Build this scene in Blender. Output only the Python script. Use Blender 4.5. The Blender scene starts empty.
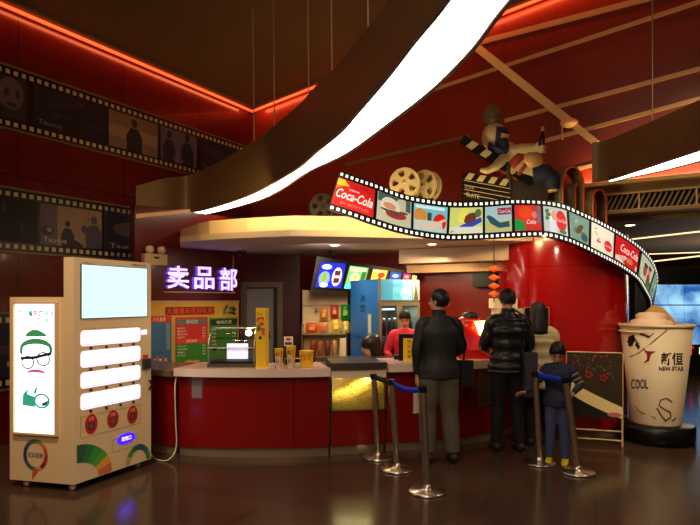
import bpy, bmesh, math, random
from mathutils import Vector as V, Matrix
random.seed(7)
PI = math.pi
C = bpy.context.scene.collection
# ------------------------------------------------------------------ camera model
F, CX, HY, EYE = 580.0, 350.0, 300.0, 1.6
def at(px, py, Y): return V(((px-CX)/F*Y, Y, EYE+(HY-py)/F*Y))
def onz(px, py, z):
    Y = (z-EYE)*F/(HY-py); return at(px, py, Y)
class Pl:                                    # a vertical plane through p along direction d
    def __init__(s, p, d):
        s.p = V((p[0], p[1], 0)); s.d = V((d[0], d[1], 0)).normalized()
        s.n = s.d.cross(V((0, 0, 1)))        # d to the right as seen, n towards the viewer
    def t(s, px):
        r = (px-CX)/F
        return (r*s.p.y-s.p.x)/(s.d.x-r*s.d.y)
    def pt(s, t, z, off=0): 
        q = s.p+s.d*t+s.n*off; return V((q.x, q.y, z))
    def hit(s, px, py, off=0):
        q = s.p+s.d*s.t(px); z = EYE+(HY-py)/F*q.y
        return V((q.x, q.y, z))+s.n*off
cam = bpy.data.objects.new('camera', bpy.data.cameras.new('camera')); C.objects.link(cam)
cam.location = (0, 0, EYE); cam.rotation_euler = (PI/2, 0, 0)
cam.data.sensor_fit = 'HORIZONTAL'; cam.data.sensor_width = 36; cam.data.lens = 36*F/700
cam.data.shift_y = (HY-262.5)/700; cam.data.clip_start = .05
bpy.context.scene.camera = cam
# ------------------------------------------------------------------ materials
def lin(c):
    return tuple(((x/255)/12.92 if x/255 <= .04045 else ((x/255+.055)/1.055)**2.4) for x in c)
M = {}
def mat(name, rgb, rough=.5, metal=0, emit=None, es=0, noise=0, nscale=8, bump=0, coat=0, trans=0, alpha=1, spec=.5, ior=1.45):
    m = bpy.data.materials.new(name); m.use_nodes = True; nt = m.node_tree; b = nt.nodes['Principled BSDF']
    c = lin(rgb)
    b.inputs['Base Color'].default_value = (*c, 1); b.inputs['Roughness'].default_value = rough
    b.inputs['Metallic'].default_value = metal; b.inputs['IOR'].default_value = ior
    b.inputs['Specular IOR Level'].default_value = spec
    if coat: b.inputs['Coat Weight'].default_value = coat; b.inputs['Coat Roughness'].default_value = .05
    if trans: b.inputs['Transmission Weight'].default_value = trans
    if alpha < 1: b.inputs['Alpha'].default_value = alpha
    if emit: b.inputs['Emission Color'].default_value = (*lin(emit), 1); b.inputs['Emission Strength'].default_value = es
    if noise or bump:
        tc = nt.nodes.new('ShaderNodeTexCoord'); n = nt.nodes.new('ShaderNodeTexNoise')
        n.inputs['Scale'].default_value = nscale; n.inputs['Detail'].default_value = 4
        nt.links.new(tc.outputs['Object'], n.inputs['Vector'])
        if noise:
            r = nt.nodes.new('ShaderNodeMix'); r.data_type = 'RGBA'
            r.inputs[6].default_value = (*[x*(1-noise) for x in c], 1); r.inputs[7].default_value = (*[min(1, x*(1+noise)) for x in c], 1)
            nt.links.new(n.outputs['Fac'], r.inputs[0]); nt.links.new(r.outputs[2], b.inputs['Base Color'])
        if bump:
            bp = nt.nodes.new('ShaderNodeBump'); bp.inputs['Strength'].default_value = bump; bp.inputs['Distance'].default_value = .02
            nt.links.new(n.outputs['Fac'], bp.inputs['Height']); nt.links.new(bp.outputs['Normal'], b.inputs['Normal'])
    M[name] = m; return m
def flat(rgb, glow=0, rough=.6):             # print inks and backlit inks, made once per colour
    k = 'ink_%02x%02x%02x_%g_%g' % (*rgb, glow, rough)
    if k not in M: mat(k, rgb, rough, emit=rgb if glow else None, es=glow)
    return k
def tile_mat():
    m = mat('floor_tile', (48, 34, 24), .13, spec=.45); nt = m.node_tree; b = nt.nodes['Principled BSDF']
    tc = nt.nodes.new('ShaderNodeTexCoord'); mp = nt.nodes.new('ShaderNodeMapping'); mp.inputs['Rotation'].default_value = (0, 0, .4)
    nt.links.new(tc.outputs['Object'], mp.inputs[0])
    br = nt.nodes.new('ShaderNodeTexBrick'); br.offset = 0
    br.inputs['Scale'].default_value = 1; br.inputs['Brick Width'].default_value = .8; br.inputs['Row Height'].default_value = .8
    br.inputs['Mortar Size'].default_value = .004
    br.inputs['Color1'].default_value = (*lin((92, 68, 50)), 1); br.inputs['Color2'].default_value = (*lin((84, 62, 48)), 1); br.inputs['Mortar'].default_value = (*lin((50, 36, 28)), 1)
    nt.links.new(mp.outputs[0], br.inputs['Vector'])
    n = nt.nodes.new('ShaderNodeTexNoise'); n.inputs['Scale'].default_value = 1.7; n.inputs['Detail'].default_value = 6
    nt.links.new(tc.outputs['Object'], n.inputs['Vector'])
    mx = nt.nodes.new('ShaderNodeMix'); mx.data_type = 'RGBA'; mx.blend_type = 'MULTIPLY'; mx.inputs[0].default_value = .5
    nt.links.new(br.outputs['Color'], mx.inputs[6]); nt.links.new(n.outputs['Fac'], mx.inputs[7]); nt.links.new(mx.outputs[2], b.inputs['Base Color'])
    r = nt.nodes.new('ShaderNodeMapRange'); r.inputs[3].default_value = .09; r.inputs[4].default_value = .24
    nt.links.new(n.outputs['Fac'], r.inputs[0]); nt.links.new(r.outputs[0], b.inputs['Roughness'])
    bp = nt.nodes.new('ShaderNodeBump'); bp.inputs['Strength'].default_value = .05; bp.inputs['Distance'].default_value = .01
    nt.links.new(n.outputs['Fac'], bp.inputs['Height']); nt.links.new(bp.outputs['Normal'], b.inputs['Normal'])
def panel_mat(name, rgb, rough, w, h, gap=(50, 8, 6), coat=.3, spec=.5):   # glossy panels with joints
    m = mat(name, rgb, rough, coat=coat, spec=spec); nt = m.node_tree; b = nt.nodes['Principled BSDF']
    tc = nt.nodes.new('ShaderNodeTexCoord'); br = nt.nodes.new('ShaderNodeTexBrick'); br.offset = 0
    br.inputs['Scale'].default_value = 1; br.inputs['Brick Width'].default_value = w; br.inputs['Row Height'].default_value = h
    br.inputs['Mortar Size'].default_value = .006
    c = lin(rgb)
    br.inputs['Color1'].default_value = (*c, 1); br.inputs['Color2'].default_value = (*[x*.9 for x in c], 1); br.inputs['Mortar'].default_value = (*lin(gap), 1)
    nt.links.new(tc.outputs['UV'], br.inputs['Vector']); nt.links.new(br.outputs['Color'], b.inputs['Base Color'])
    n = nt.nodes.new('ShaderNodeTexNoise'); n.inputs['Scale'].default_value = 1.3; n.inputs['Detail'].default_value = 2
    nt.links.new(tc.outputs['Object'], n.inputs['Vector'])
    bp = nt.nodes.new('ShaderNodeBump'); bp.inputs['Strength'].default_value = .06; bp.inputs['Distance'].default_value = .05
    nt.links.new(n.outputs['Fac'], bp.inputs['Height']); nt.links.new(bp.outputs['Normal'], b.inputs['Normal'])
def glass_mat(name, rgb, mixf=.12, rough=.03):
    m = bpy.data.materials.new(name); m.use_nodes = True; nt = m.node_tree; nt.nodes.clear()
    o = nt.nodes.new('ShaderNodeOutputMaterial'); t = nt.nodes.new('ShaderNodeBsdfTransparent'); g = nt.nodes.new('ShaderNodeBsdfGlossy')
    t.inputs[0].default_value = (*lin(rgb), 1); g.inputs['Roughness'].default_value = rough
    fr = nt.nodes.new('ShaderNodeFresnel'); fr.inputs[0].default_value = 1.45
    mx = nt.nodes.new('ShaderNodeMixShader'); nt.links.new(fr.outputs[0], mx.inputs[0])
    nt.links.new(t.outputs[0], mx.inputs[1]); nt.links.new(g.outputs[0], mx.inputs[2]); nt.links.new(mx.outputs[0], o.inputs[0])
    M[name] = m
tile_mat()
panel_mat('wall_red', (88, 17, 11), .22, 1.4, 3, coat=.2)
panel_mat('column_red', (160, 10, 10), .17, 1.02, 1.9, gap=(118, 6, 7), coat=.45)
panel_mat('counter_red', (130, 10, 10), .25, 1.2, 3, gap=(84, 6, 6), coat=.3)
panel_mat('ceiling_red', (122, 34, 18), .3, 4.4, 4.9, gap=(96, 24, 12), coat=.15)
mat('dark_red', (70, 10, 9), .35, noise=.15, nscale=2)
mat('ceiling_brown', (112, 82, 56), .85, noise=.08, nscale=3)
mat('low_ceiling', (168, 140, 96), .7, noise=.08, nscale=3)
mat('cream', (226, 208, 178), .4, noise=.04, nscale=4)
mat('canopy_cream', (222, 196, 150), .55, noise=.05, nscale=3)
mat('canopy_soffit', (196, 172, 148), .7, noise=.04, nscale=3)
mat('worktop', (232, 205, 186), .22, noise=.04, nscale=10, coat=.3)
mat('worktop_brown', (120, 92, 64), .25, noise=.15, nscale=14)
mat('kick', (158, 138, 112), .3, metal=.5, noise=.15, nscale=4)
mat('machine_cream', (226, 196, 152), .35, noise=.03, nscale=4)
mat('chrome', (214, 202, 184), .26, metal=1, noise=.08, nscale=20)
mat('steel', (120, 112, 100), .3, metal=.9, noise=.1, nscale=15)
mat('black', (14, 12, 12), .35, noise=.1, nscale=8)
mat('black_matte', (18, 15, 14), .8)
mat('film_black', (14, 11, 10), .35)
mat('bronze', (112, 88, 60), .45, metal=.25, noise=.12, nscale=5)
mat('gold_trim', (190, 150, 104), .4, metal=.3, noise=.08, nscale=8)
mat('gold_trim_bright', (230, 190, 130), .45, noise=.05, nscale=8)
mat('cable', (170, 150, 120), .4, metal=.6)
mat('prop_cream', (186, 168, 128), .6, noise=.1, nscale=10)
mat('prop_dark', (40, 34, 26), .6, noise=.2, nscale=8)
mat('film_loop', (104, 92, 60), .4, noise=.3, nscale=12)
mat('grey_door', (124, 122, 128), .4, noise=.05, nscale=3)
mat('frame_grey', (112, 92, 80), .4, metal=.4, noise=.08, nscale=4)
mat('blue_fridge', (34, 104, 178), .35, noise=.15, nscale=3)
mat('fridge_metal', (150, 140, 112), .35, metal=.5, noise=.06, nscale=6)
mat('popcorn', (240, 200, 104), .7, noise=.45, nscale=36, bump=.2)
mat('cup_paper', (228, 204, 164), .5, noise=.05, nscale=3)
mat('swirl', (240, 208, 172), .5, noise=.06, nscale=8)
mat('waffle', (206, 160, 84), .6, noise=.15, nscale=20)
mat('diffuser', (255, 255, 250), .5, emit=(255, 244, 224), es=9)
mat('cove_led', (255, 90, 30), .5, emit=(255, 88, 46), es=1.35)
mat('line_lamp', (255, 236, 190), .5, emit=(255, 226, 170), es=1.6)
mat('down_lamp', (255, 240, 210), .5, emit=(255, 230, 190), es=14)
mat('sign_glow', (235, 225, 255), .4, emit=(200, 184, 250), es=1.5)
mat('sign_side', (150, 110, 220), .4, emit=(120, 70, 230), es=.9)
mat('light_white', (255, 255, 255), .4, emit=(236, 226, 255), es=1.35)
mat('lightbox_white', (255, 255, 255), .4, emit=(240, 255, 248), es=2.0)
mat('screen_blue', (200, 245, 255), .3, emit=(186, 236, 246), es=1.0)
mat('perf_glow', (255, 255, 250), .4, emit=(255, 250, 236), es=1.15)
mat('blue_oval', (40, 20, 250), .4, emit=(52, 20, 255), es=2.2)
mat('case_lamp', (255, 200, 60), .4, emit=(255, 196, 60), es=14)
mat('warm_lamp', (255, 220, 150), .4, emit=(255, 190, 100), es=5)
mat('blue_belt', (24, 60, 210), .55, noise=.1, nscale=20)
mat('yellow', (246, 200, 30), .45, noise=.05, nscale=8)
mat('pink', (226, 60, 110), .4)
mat('skin', (206, 150, 112), .55, noise=.06, nscale=30)
mat('hair', (22, 16, 14), .45, noise=.3, nscale=40)
mat('hair_brown', (34, 20, 18), .35, noise=.3, nscale=40)
mat('jacket_black', (30, 28, 27), .6, noise=.25, nscale=18, bump=.3)
mat('puffer_black', (26, 24, 22), .38, noise=.2, nscale=14, bump=.25)
mat('puffer_cream', (214, 188, 140), .5, noise=.08, nscale=10)
mat('pants_grey', (92, 84, 68), .8, noise=.15, nscale=14, bump=.2)
mat('pants_black', (20, 19, 19), .8, noise=.15, nscale=14, bump=.2)
mat('jeans', (66, 74, 116), .8, noise=.2, nscale=14, bump=.2)
mat('camo', (34, 36, 62), .7, noise=.6, nscale=22)
mat('sleeve_stripe', (140, 134, 104), .7, noise=.1, nscale=12)
mat('shoe_dark', (48, 42, 38), .5); mat('shoe_yellow', (220, 200, 20), .5)
mat('uniform_pink', (206, 28, 60), .6, noise=.1, nscale=10)
mat('red_gloss', (180, 20, 16), .3, coat=.4)
mat('navy', (28, 34, 66), .7, noise=.15, nscale=12)
mat('red_cloth', (150, 50, 40), .7, noise=.15, nscale=12)
mat('fur', (112, 102, 70), .9, noise=.4, nscale=40)
mat('rubber', (28, 26, 26), .6); mat('white_plastic', (224, 210, 186), .4, noise=.03, nscale=8)
mat('poster_dark', (66, 54, 40), .22, noise=.25, nscale=5)
glass_mat('glass', (235, 240, 235)); glass_mat('glass_blue', (200, 225, 235))
mat('bottle_green', (40, 90, 50), .2); mat('bottle_dark', (40, 20, 16), .2)
# ------------------------------------------------------------------ mesh builder
_txt = {}
def textgeo(s, bold=0, shear=0):
    k = (s, bold, shear)
    if k in _txt: return _txt[k]
    cu = bpy.data.curves.new('t', 'FONT'); cu.body = s; cu.offset = bold; cu.shear = shear; cu.resolution_u = 2
    o = bpy.data.objects.new('t', cu); C.objects.link(o)
    bpy.context.view_layer.update()
    me = bpy.data.meshes.new_from_object(o.evaluated_get(bpy.context.evaluated_depsgraph_get()))
    vs = [(v.co.x, v.co.y) for v in me.vertices]; fs = [tuple(p.vertices) for p in me.polygons]
    bpy.data.objects.remove(o); bpy.data.curves.remove(cu); bpy.data.meshes.remove(me)
    if not vs: _txt[k] = ([], []); return _txt[k]
    x0, x1 = min(v[0] for v in vs), max(v[0] for v in vs); y0, y1 = min(v[1] for v in vs), max(v[1] for v in vs)
    _txt[k] = ([((x-x0)/max(x1-x0, 1e-6), (y-y0)/max(y1-y0, 1e-6)) for x, y in vs], fs); return _txt[k]
class MB:
    def __init__(s, m=None): s.v = []; s.f = []; s.m = []; s.mats = []; s.uv = {}; s.sm = set(); s.use(m)
    def use(s, m):
        if m is None: s.c = 0; return s
        if m not in s.mats: s.mats.append(m)
        s.c = s.mats.index(m); return s
    def add(s, vs, fs, smooth=False, uvs=None):
        b = len(s.v); s.v += [V(v) for v in vs]
        for f in fs:
            if smooth: s.sm.add(len(s.f))
            if uvs: s.uv[len(s.f)] = [uvs[i] for i in f]
            s.f.append(tuple(b+i for i in f)); s.m.append(s.c)
        return s
    def obox(s, o, a, b, c):                 # corner and three edge vectors
        o, a, b, c = V(o), V(a), V(b), V(c)
        if a.cross(b).dot(c) < 0: a, b = b, a
        la, lb, lc = a.length, b.length, c.length
        P = lambda i, j, k: o+a*i+b*j+c*k
        for q, (u, w) in (([P(0,0,0), P(0,1,0), P(1,1,0), P(1,0,0)], (lb, la)), ([P(0,0,1), P(1,0,1), P(1,1,1), P(0,1,1)], (la, lb)),
                  ([P(0,0,0), P(1,0,0), P(1,0,1), P(0,0,1)], (la, lc)), ([P(1,0,0), P(1,1,0), P(1,1,1), P(1,0,1)], (lb, lc)),
                  ([P(1,1,0), P(0,1,0), P(0,1,1), P(1,1,1)], (la, lc)), ([P(0,1,0), P(0,0,0), P(0,0,1), P(0,1,1)], (lb, lc))):
            s.add(q, [(0, 1, 2, 3)], uvs=[(0, 0), (u, 0), (u, w), (0, w)])
        return s
    def box(s, x0, x1, y0, y1, z0, z1): return s.obox((x0, y0, z0), (x1-x0, 0, 0), (0, y1-y0, 0), (0, 0, z1-z0))
    def cbox(s, c, u, w, n, du, dw, dn):     # centre, axes, sizes
        c, u, w, n = V(c), V(u).normalized(), V(w).normalized(), V(n).normalized()
        return s.obox(c-u*du/2-w*dw/2-n*dn/2, u*du, w*dw, n*dn)
    def tube(s, pts, r, n=8, cap=True):
        pts = [V(p) for p in pts]; rs = r if isinstance(r, (list, tuple)) else [r]*len(pts)
        vs = []; up = None
        for i, p in enumerate(pts):
            d = (pts[min(i+1, len(pts)-1)]-pts[max(i-1, 0)]).normalized()
            if up is None: up = V((0, 0, 1)) if abs(d.z) < .9 else V((1, 0, 0))
            a = d.cross(up).normalized(); b = a.cross(d).normalized(); up = b
            for k in range(n):
                t = 2*PI*k/n; vs.append(p+(a*math.cos(t)+b*math.sin(t))*rs[i])
        fs = [(i*n+k, i*n+(k+1) % n, (i+1)*n+(k+1) % n, (i+1)*n+k) for i in range(len(pts)-1) for k in range(n)]
        s.add(vs, fs, True)
        if cap: s.add(vs[:n], [tuple(range(n))[::-1]]); s.add(vs[-n:], [tuple(range(n))])
        return s
    def lathe(s, prof, c=(0, 0, 0), n=24, axis=None, closed=False, arc=2*PI):
        c = V(c); R = V((0, 0, 1)).rotation_difference(V(axis)) if axis else None
        vs = []; full = abs(arc-2*PI) < 1e-6; cols = n if full else n+1
        for r, z in prof:
            for k in range(cols):
                t = arc*k/n; q = V((r*math.cos(t), r*math.sin(t), z)); vs.append(c+(R @ q if R else q))
        fs = [(i*cols+k, i*cols+(k+1) % cols, (i+1)*cols+(k+1) % cols, (i+1)*cols+k) for i in range(len(prof)-1) for k in range(n)]
        L = [0]
        for i in range(1, len(prof)): L.append(L[-1]+math.hypot(prof[i][0]-prof[i-1][0], prof[i][1]-prof[i-1][1]))
        b = len(s.v); s.v += vs; R0 = max(p[0] for p in prof)
        for fi, f in enumerate(fs):
            i, k = divmod(fi, n); s.sm.add(len(s.f))
            s.uv[len(s.f)] = [(arc*k/n*R0, L[i]), (arc*(k+1)/n*R0, L[i]), (arc*(k+1)/n*R0, L[i+1]), (arc*k/n*R0, L[i+1])]
            s.f.append(tuple(b+j for j in f)); s.m.append(s.c)
        return s
    def cyl(s, c, r, h, n=20, axis=None): return s.lathe([(0, 0), (r, 0), (r, h), (0, h)], c, n, axis)
    def sph(s, c, r, n=14, R=None):
        r = (r, r, r) if isinstance(r, (int, float)) else r; c = V(c); vs = []; h = n//2+1
        for i in range(h+1):
            t = PI*i/h
            for k in range(n):
                q = V((r[0]*math.sin(t)*math.cos(2*PI*k/n), r[1]*math.sin(t)*math.sin(2*PI*k/n), -r[2]*math.cos(t)))
                vs.append(c+(R @ q if R else q))
        return s.add(vs, [(i*n+k, i*n+(k+1) % n, (i+1)*n+(k+1) % n, (i+1)*n+k) for i in range(h) for k in range(n)], True)
    def prism(s, poly, vec):
        poly = [V(p) for p in poly]; vec = V(vec); n = len(poly)
        nn = sum((poly[i].cross(poly[(i+1) % n]) for i in range(n)), V())
        if nn.dot(vec) < 0: poly = poly[::-1]
        s.add(poly, [tuple(range(n))[::-1]]); s.add([p+vec for p in poly], [tuple(range(n))])
        L = 0
        for i in range(n):
            a, b = poly[i], poly[(i+1) % n]; l = (b-a).length
            s.add([a, b, b+vec, a+vec], [(0, 1, 2, 3)], uvs=[(L, 0), (L+l, 0), (L+l, vec.length), (L, vec.length)]); L += l
        return s
    def build(s, name, parent=None, bevel=0, **tags):
        me = bpy.data.meshes.new(name)
        if parent is not None:
            r = parent
            while r.parent: r = r.parent
            o0 = V(r.location)
        else:
            xs = [v.x for v in s.v]; ys = [v.y for v in s.v]; zs = [v.z for v in s.v]
            o0 = V(((min(xs)+max(xs))/2, (min(ys)+max(ys))/2, min(zs)))
            if tags.get('kind') == 'structure': o0 = V()
        me.from_pydata([v-o0 for v in s.v], [], s.f)
        for m in s.mats: me.materials.append(M[m])
        me.polygons.foreach_set('material_index', s.m)
        uvl = me.uv_layers.new(name='UVMap')
        for fi, uv in s.uv.items():
            p = me.polygons[fi]
            for li, q in zip(p.loop_indices, uv): uvl.data[li].uv = q
        for fi in s.sm: me.polygons[fi].use_smooth = True
        me.update()
        o = bpy.data.objects.new(name, me); C.objects.link(o)
        if parent is not None: o.parent = parent
        else: o.location = o0
        if bevel:
            b = o.modifiers.new('bevel', 'BEVEL'); b.width = bevel; b.segments = 2; b.limit_method = 'ANGLE'; b.angle_limit = .6
        for k, v in tags.items(): o[k] = v
        return o
def thing(name, label, cat, loc, group=None):
    o = bpy.data.objects.new(name, None); C.objects.link(o); o.location = loc; o.empty_display_size = .1
    o['label'] = label; o['category'] = cat
    if group: o['group'] = group
    return o
def copy_tree(o, parent=None):
    c = o.copy(); C.objects.link(c); c.parent = parent
    for ch in list(o.children): copy_tree(ch, c)
    return c
class Surf:                                  # (u,v) in 0..1 -> point on a flat printed face; d = height off it
    def __init__(s, o, r, u, n=None): s.o, s.r, s.u = V(o), V(r), V(u); s.n = n or s.r.cross(s.u).normalized()
    @staticmethod
    def px(pl, x0, yt, x1, yb, off=0):       # upright rectangle on a plane, heights read at x0
        a = pl.hit(x0, yb, off); b = pl.hit(x1, yb, off); b.z = a.z; t = pl.hit(x0, yt, off)
        return Surf(a, b-a, t-a, pl.n)
    @staticmethod
    def ty(pl, t0, t1, z0, z1, off=0):
        a = pl.pt(t0, z0, off); return Surf(a, pl.d*(t1-t0), V((0, 0, z1-z0)), pl.n)
    def P(s, u, v, d=0): return s.o+s.r*u+s.u*v+s.n*d
    def poly(s, mb, pts, d=.002):
        return mb.add([s.P(u, v, d) for u, v in pts], [tuple(range(len(pts)))])
    def rect(s, mb, u0, v0, u1, v1, d=.002): return s.poly(mb, [(u0, v0), (u1, v0), (u1, v1), (u0, v1)], d)
    def ell(s, mb, cu, cv, ru, rv, d=.002, n=20, rot=0):
        return s.poly(mb, [(cu+ru*math.cos(2*PI*k/n)*math.cos(rot)-rv*math.sin(2*PI*k/n)*math.sin(rot),
                            cv+ru*math.cos(2*PI*k/n)*math.sin(rot)+rv*math.sin(2*PI*k/n)*math.cos(rot)) for k in range(n)], d)
    def rr(s, mb, u0, v0, u1, v1, ru, rv, d=.002):
        pts = []
        for cx, cy, a0 in ((u1-ru, v1-rv, 0), (u0+ru, v1-rv, 90), (u0+ru, v0+rv, 180), (u1-ru, v0+rv, 270)):
            for k in range(6):
                a = math.radians(a0+18*k); pts.append((cx+ru*math.cos(a), cy+rv*math.sin(a)))
        return s.poly(mb, pts, d)
    def text(s, mb, t, u0, v0, u1, v1, d=.004, bold=0, shear=0, rot=0):
        vs, fs = textgeo(t, bold, shear)
        return mb.add([s.P(u0+(u1-u0)*(x), v0+(v1-v0)*y+rot*(x-.5), d) for x, y in vs], fs)
    def block(s, mb, u0, v0, u1, v1, d0, d1):
        return mb.obox(s.P(u0, v0, d0), s.r*(u1-u0), s.u*(v1-v0), s.n*(d1-d0))
    def frame(s, mb, u0, v0, u1, v1, wu, wv, d0, d1):
        s.block(mb, u0, v0, u1, v0+wv, d0, d1); s.block(mb, u0, v1-wv, u1, v1, d0, d1)
        s.block(mb, u0, v0+wv, u0+wu, v1-wv, d0, d1); s.block(mb, u1-wu, v0+wv, u1, v1-wv, d0, d1); return mb
def lamp(name, kind, loc, energy, col=(1, .8, .55), size=.1, target=None, spot=90, blend=.6, sy=None):
    l = bpy.data.lights.new(name, kind); l.energy = energy; l.color = col
    if kind == 'AREA':
        l.size = size
        if sy: l.shape = 'RECTANGLE'; l.size_y = sy
    else: l.shadow_soft_size = size
    if kind == 'SPOT': l.spot_size = math.radians(spot); l.spot_blend = blend
    o = bpy.data.objects.new(name, l); C.objects.link(o); o.location = loc
    if target is not None: o.rotation_euler = (V(target)-V(loc)).to_track_quat('-Z', 'Y').to_euler()
    return o
# ------------------------------------------------------------------ the room
A = V((.5105, .8599, 0)); B = V((.8599, -.5105, 0))
PLw = Pl((-3.86, 6.4), A)                    # left wall, to the right = away
TC = PLw.t(252); CO = PLw.pt(TC, 0)          # the far corner
PBw = Pl((CO.x, CO.y), B)                    # back wall, to the right = towards us
ZC = 4.89; SL = .136
floor = MB('floor_tile').box(-9, 13, -4, 22, -.1, 0).build('floor', kind='structure')
def wall_prism(name, pl, t0, t1, z0, z1a, z1b, th, m):
    a, b = pl.pt(t0, 0), pl.pt(t1, 0); n = -pl.n*th
    w = MB(m)
    q = [V((a.x, a.y, z0)), V((b.x, b.y, z0)), V((b.x, b.y, z1b)), V((a.x, a.y, z1a))]
    l = (b-a).length
    w.add(q, [(0, 1, 2, 3)], uvs=[(0, z0), (l, z0), (l, z1b), (0, z1a)])
    r = [p+n for p in q]
    w.add(r, [(3, 2, 1, 0)]); 
    for i in range(4): j = (i+1) % 4; w.add([q[j], q[i], r[i], r[j]], [(0, 1, 2, 3)])
    return w.build(name, kind='structure')
wall_prism('wall_left', PLw, -11, TC, 0, ZC, ZC, .15, 'wall_red')
TW = 5.05                                     # where the full height back wall stops at the column
wall_prism('wall_back', PBw, 0, TW, 0, ZC, ZC+SL*TW, .2, 'ceiling_red')
wall_prism('wall_bulkhead', PBw, TW, 12, 3.02, ZC+SL*TW, ZC+SL*12, .2, 'ceiling_red')
# dark sloping ceiling
def cp(tl, tb, dz=0): p = PLw.pt(tl, 0)+B*tb; return V((p.x, p.y, ZC+SL*tb+dz))
c = MB('ceiling_brown'); q = [cp(-13, -.3), cp(TC+.3, -.3), cp(TC+.3, 12), cp(-13, 12)]; r = [p+V((0, 0, .12)) for p in q]
c.add(q+r, [(0, 1, 2, 3), (7, 6, 5, 4), (0, 4, 5, 1), (1, 5, 6, 2), (2, 6, 7, 3), (3, 7, 4, 0)]); c.build('ceiling', kind='structure')
# cove led lines under the ceiling edge
w = MB('cove_led'); a, b = cp(-9, .045, -.05), cp(TC-.05, .045, -.05)
w.tube([a, b], .022, 8); w.tube([cp(TC-.045, .045, -.05), cp(TC-.045, 9, -.05)], .022, 8); w.build('trim_1', kind='structure')
w = MB('ceiling_brown')
for p0, p1, nrm in ((cp(-9, .10, 0), cp(TC-.1, .10, 0), 0), (cp(TC-.1, .1, 0), cp(TC-.1, 9, 0), 0)):
    w.obox(p0-V((0, 0, .035)), p1-p0, V((0, 0, .034)), (p1-p0).cross(V((0, 0, 1))).normalized()*.02)
w.build('trim_2', kind='structure')
# light coloured trims on the red back wall
def wtrim(name, x0, y0, x1, y1, wd, m='gold_trim', off=.02, ext=0):
    a, b = PBw.hit(x0, y0), PBw.hit(x1, y1); d = b-a; b = b+d*ext; d = b-a
    s = d.cross(PBw.n).normalized()
    MB(m).obox(a-s*wd/2, d, s*wd, PBw.n*off).build(name, kind='structure')
wtrim('trim_3', 425, 57, 640, 1, .07, ext=.5)
wtrim('trim_4', 330, 124, 700, 2, .05, 'gold_trim', ext=.2)
wtrim('trim_5', 346, 165, 470, 136, .045, 'bronze')
wtrim('trim_6', 505, 121, 700, 69, .05, 'gold_trim', ext=.3)
wtrim('trim_7', 545, 141, 700, 99, .045, 'gold_trim', .03, ext=.3)
wtrim('trim_8', 565, 172, 600, 164, .045)
wtrim('trim_9', 470, 42, 572, 124, .10, 'gold_trim_bright', .05)
wtrim('trim_10', 572, 124, 597, 144, .08, 'gold_trim_bright', .05)
w = MB('gold_trim_bright'); p = PBw.hit(570, 124, .04); w.sph(p, (.12, .08, .06)); 
w.tube([PBw.hit(562, 118, .02), PBw.hit(563, 140, .03)], .008); w.build('trim_11', kind='structure')
# lower edge of the bulkhead: yellow lit lip, beige band, slatted grille, then the concourse ceiling
ZL = 2.66
def bp(t, s, z): p = PBw.pt(t, z)-PBw.n*s; return p      # s metres behind the back wall face
MB('gold_trim_bright').obox(bp(TW, -.1, 3.0), B*7, A*.14, V((0, 0, .045))).build('trim_12', kind='structure')
w = MB('low_ceiling'); w.obox(bp(TW-.2, .04, 2.91), B*8, A*.1, V((0, 0, .1))); w.obox(bp(TW-.2, .0, 2.66), B*8, A*.14, V((0, 0, .035))); w.obox(bp(TW-.2, .14, 2.67), B*8, A*.35, V((0, 0, .06))); w.obox(bp(TW-1.2, .49, 2.62), B*9, A*.3, V((0, 0, .1))); w.obox(bp(TW-1.2, .79, ZL), B*10, A*12, V((0, 0, .1)))
w.build('ceiling_low', kind='structure')
g = thing('air_grille', 'long slanted slat air grille behind the yellow lit edge at right', 'vent', bp(TW+1.5, .1, 2.7), None)
w = MB('black_matte'); w.obox(bp(TW-.1, .13, 2.7), B*8, A*.03, V((0, 0, .21))); w.build('backing', g)
w = MB('low_ceiling')
for k in range(110):
    t = TW-.1+k*.06; w.obox(bp(t, .07, 2.7), B*.022, A*.05, V((B.x*.1, B.y*.1, .21)))
w.build('slat', g, kind='stuff')
w = MB('gold_trim_bright'); w.obox(bp(TW-.1, .04, 2.69), B*8, A*.05, V((0, 0, .018))); w.obox(bp(TW-.1, .04, 2.895), B*8, A*.05, V((0, 0, .018)))
for t in (TW+.35, TW+.95, TW+1.55, TW+2.4): w.obox(bp(t, .05, 2.7), B*.02, A*.05, V((0, 0, .2)))
w.build('frame', g)
# lights of the concourse
for i, (x0, y0, x1, y1, wd, lb) in enumerate(((632, 239.5, 712, 230.5, .10, 'thin ceiling light line nearest the air grille'),
                              (628, 255, 712, 252.3, .16, 'thin ceiling light line, middle of the three at right'),
                              (646, 262.5, 712, 254.8, .2, 'thin ceiling light line farthest back, just above the blue screens'))):
    a, b = onz(x0, y0, ZL-.012), onz(x1, y1, ZL-.012); s = (b-a).cross(V((0, 0, 1))).normalized()
    MB('line_lamp').obox(a-s*wd/2, b-a, s*wd, V((0, 0, .01))).build('line_light', label=lb, category='ceiling light', group='light lines in the concourse ceiling')
w = MB('far_dark' if 'far_dark' in M else 'ceiling_brown'); w.box(2, 14, 20.2, 20.4, 0, 4.2); w.build('wall_back_far', kind='structure')
MB('ceiling_brown').box(12.6, 12.8, 2, 20.2, 0, 6.4).build('wall_right', kind='structure')
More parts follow.
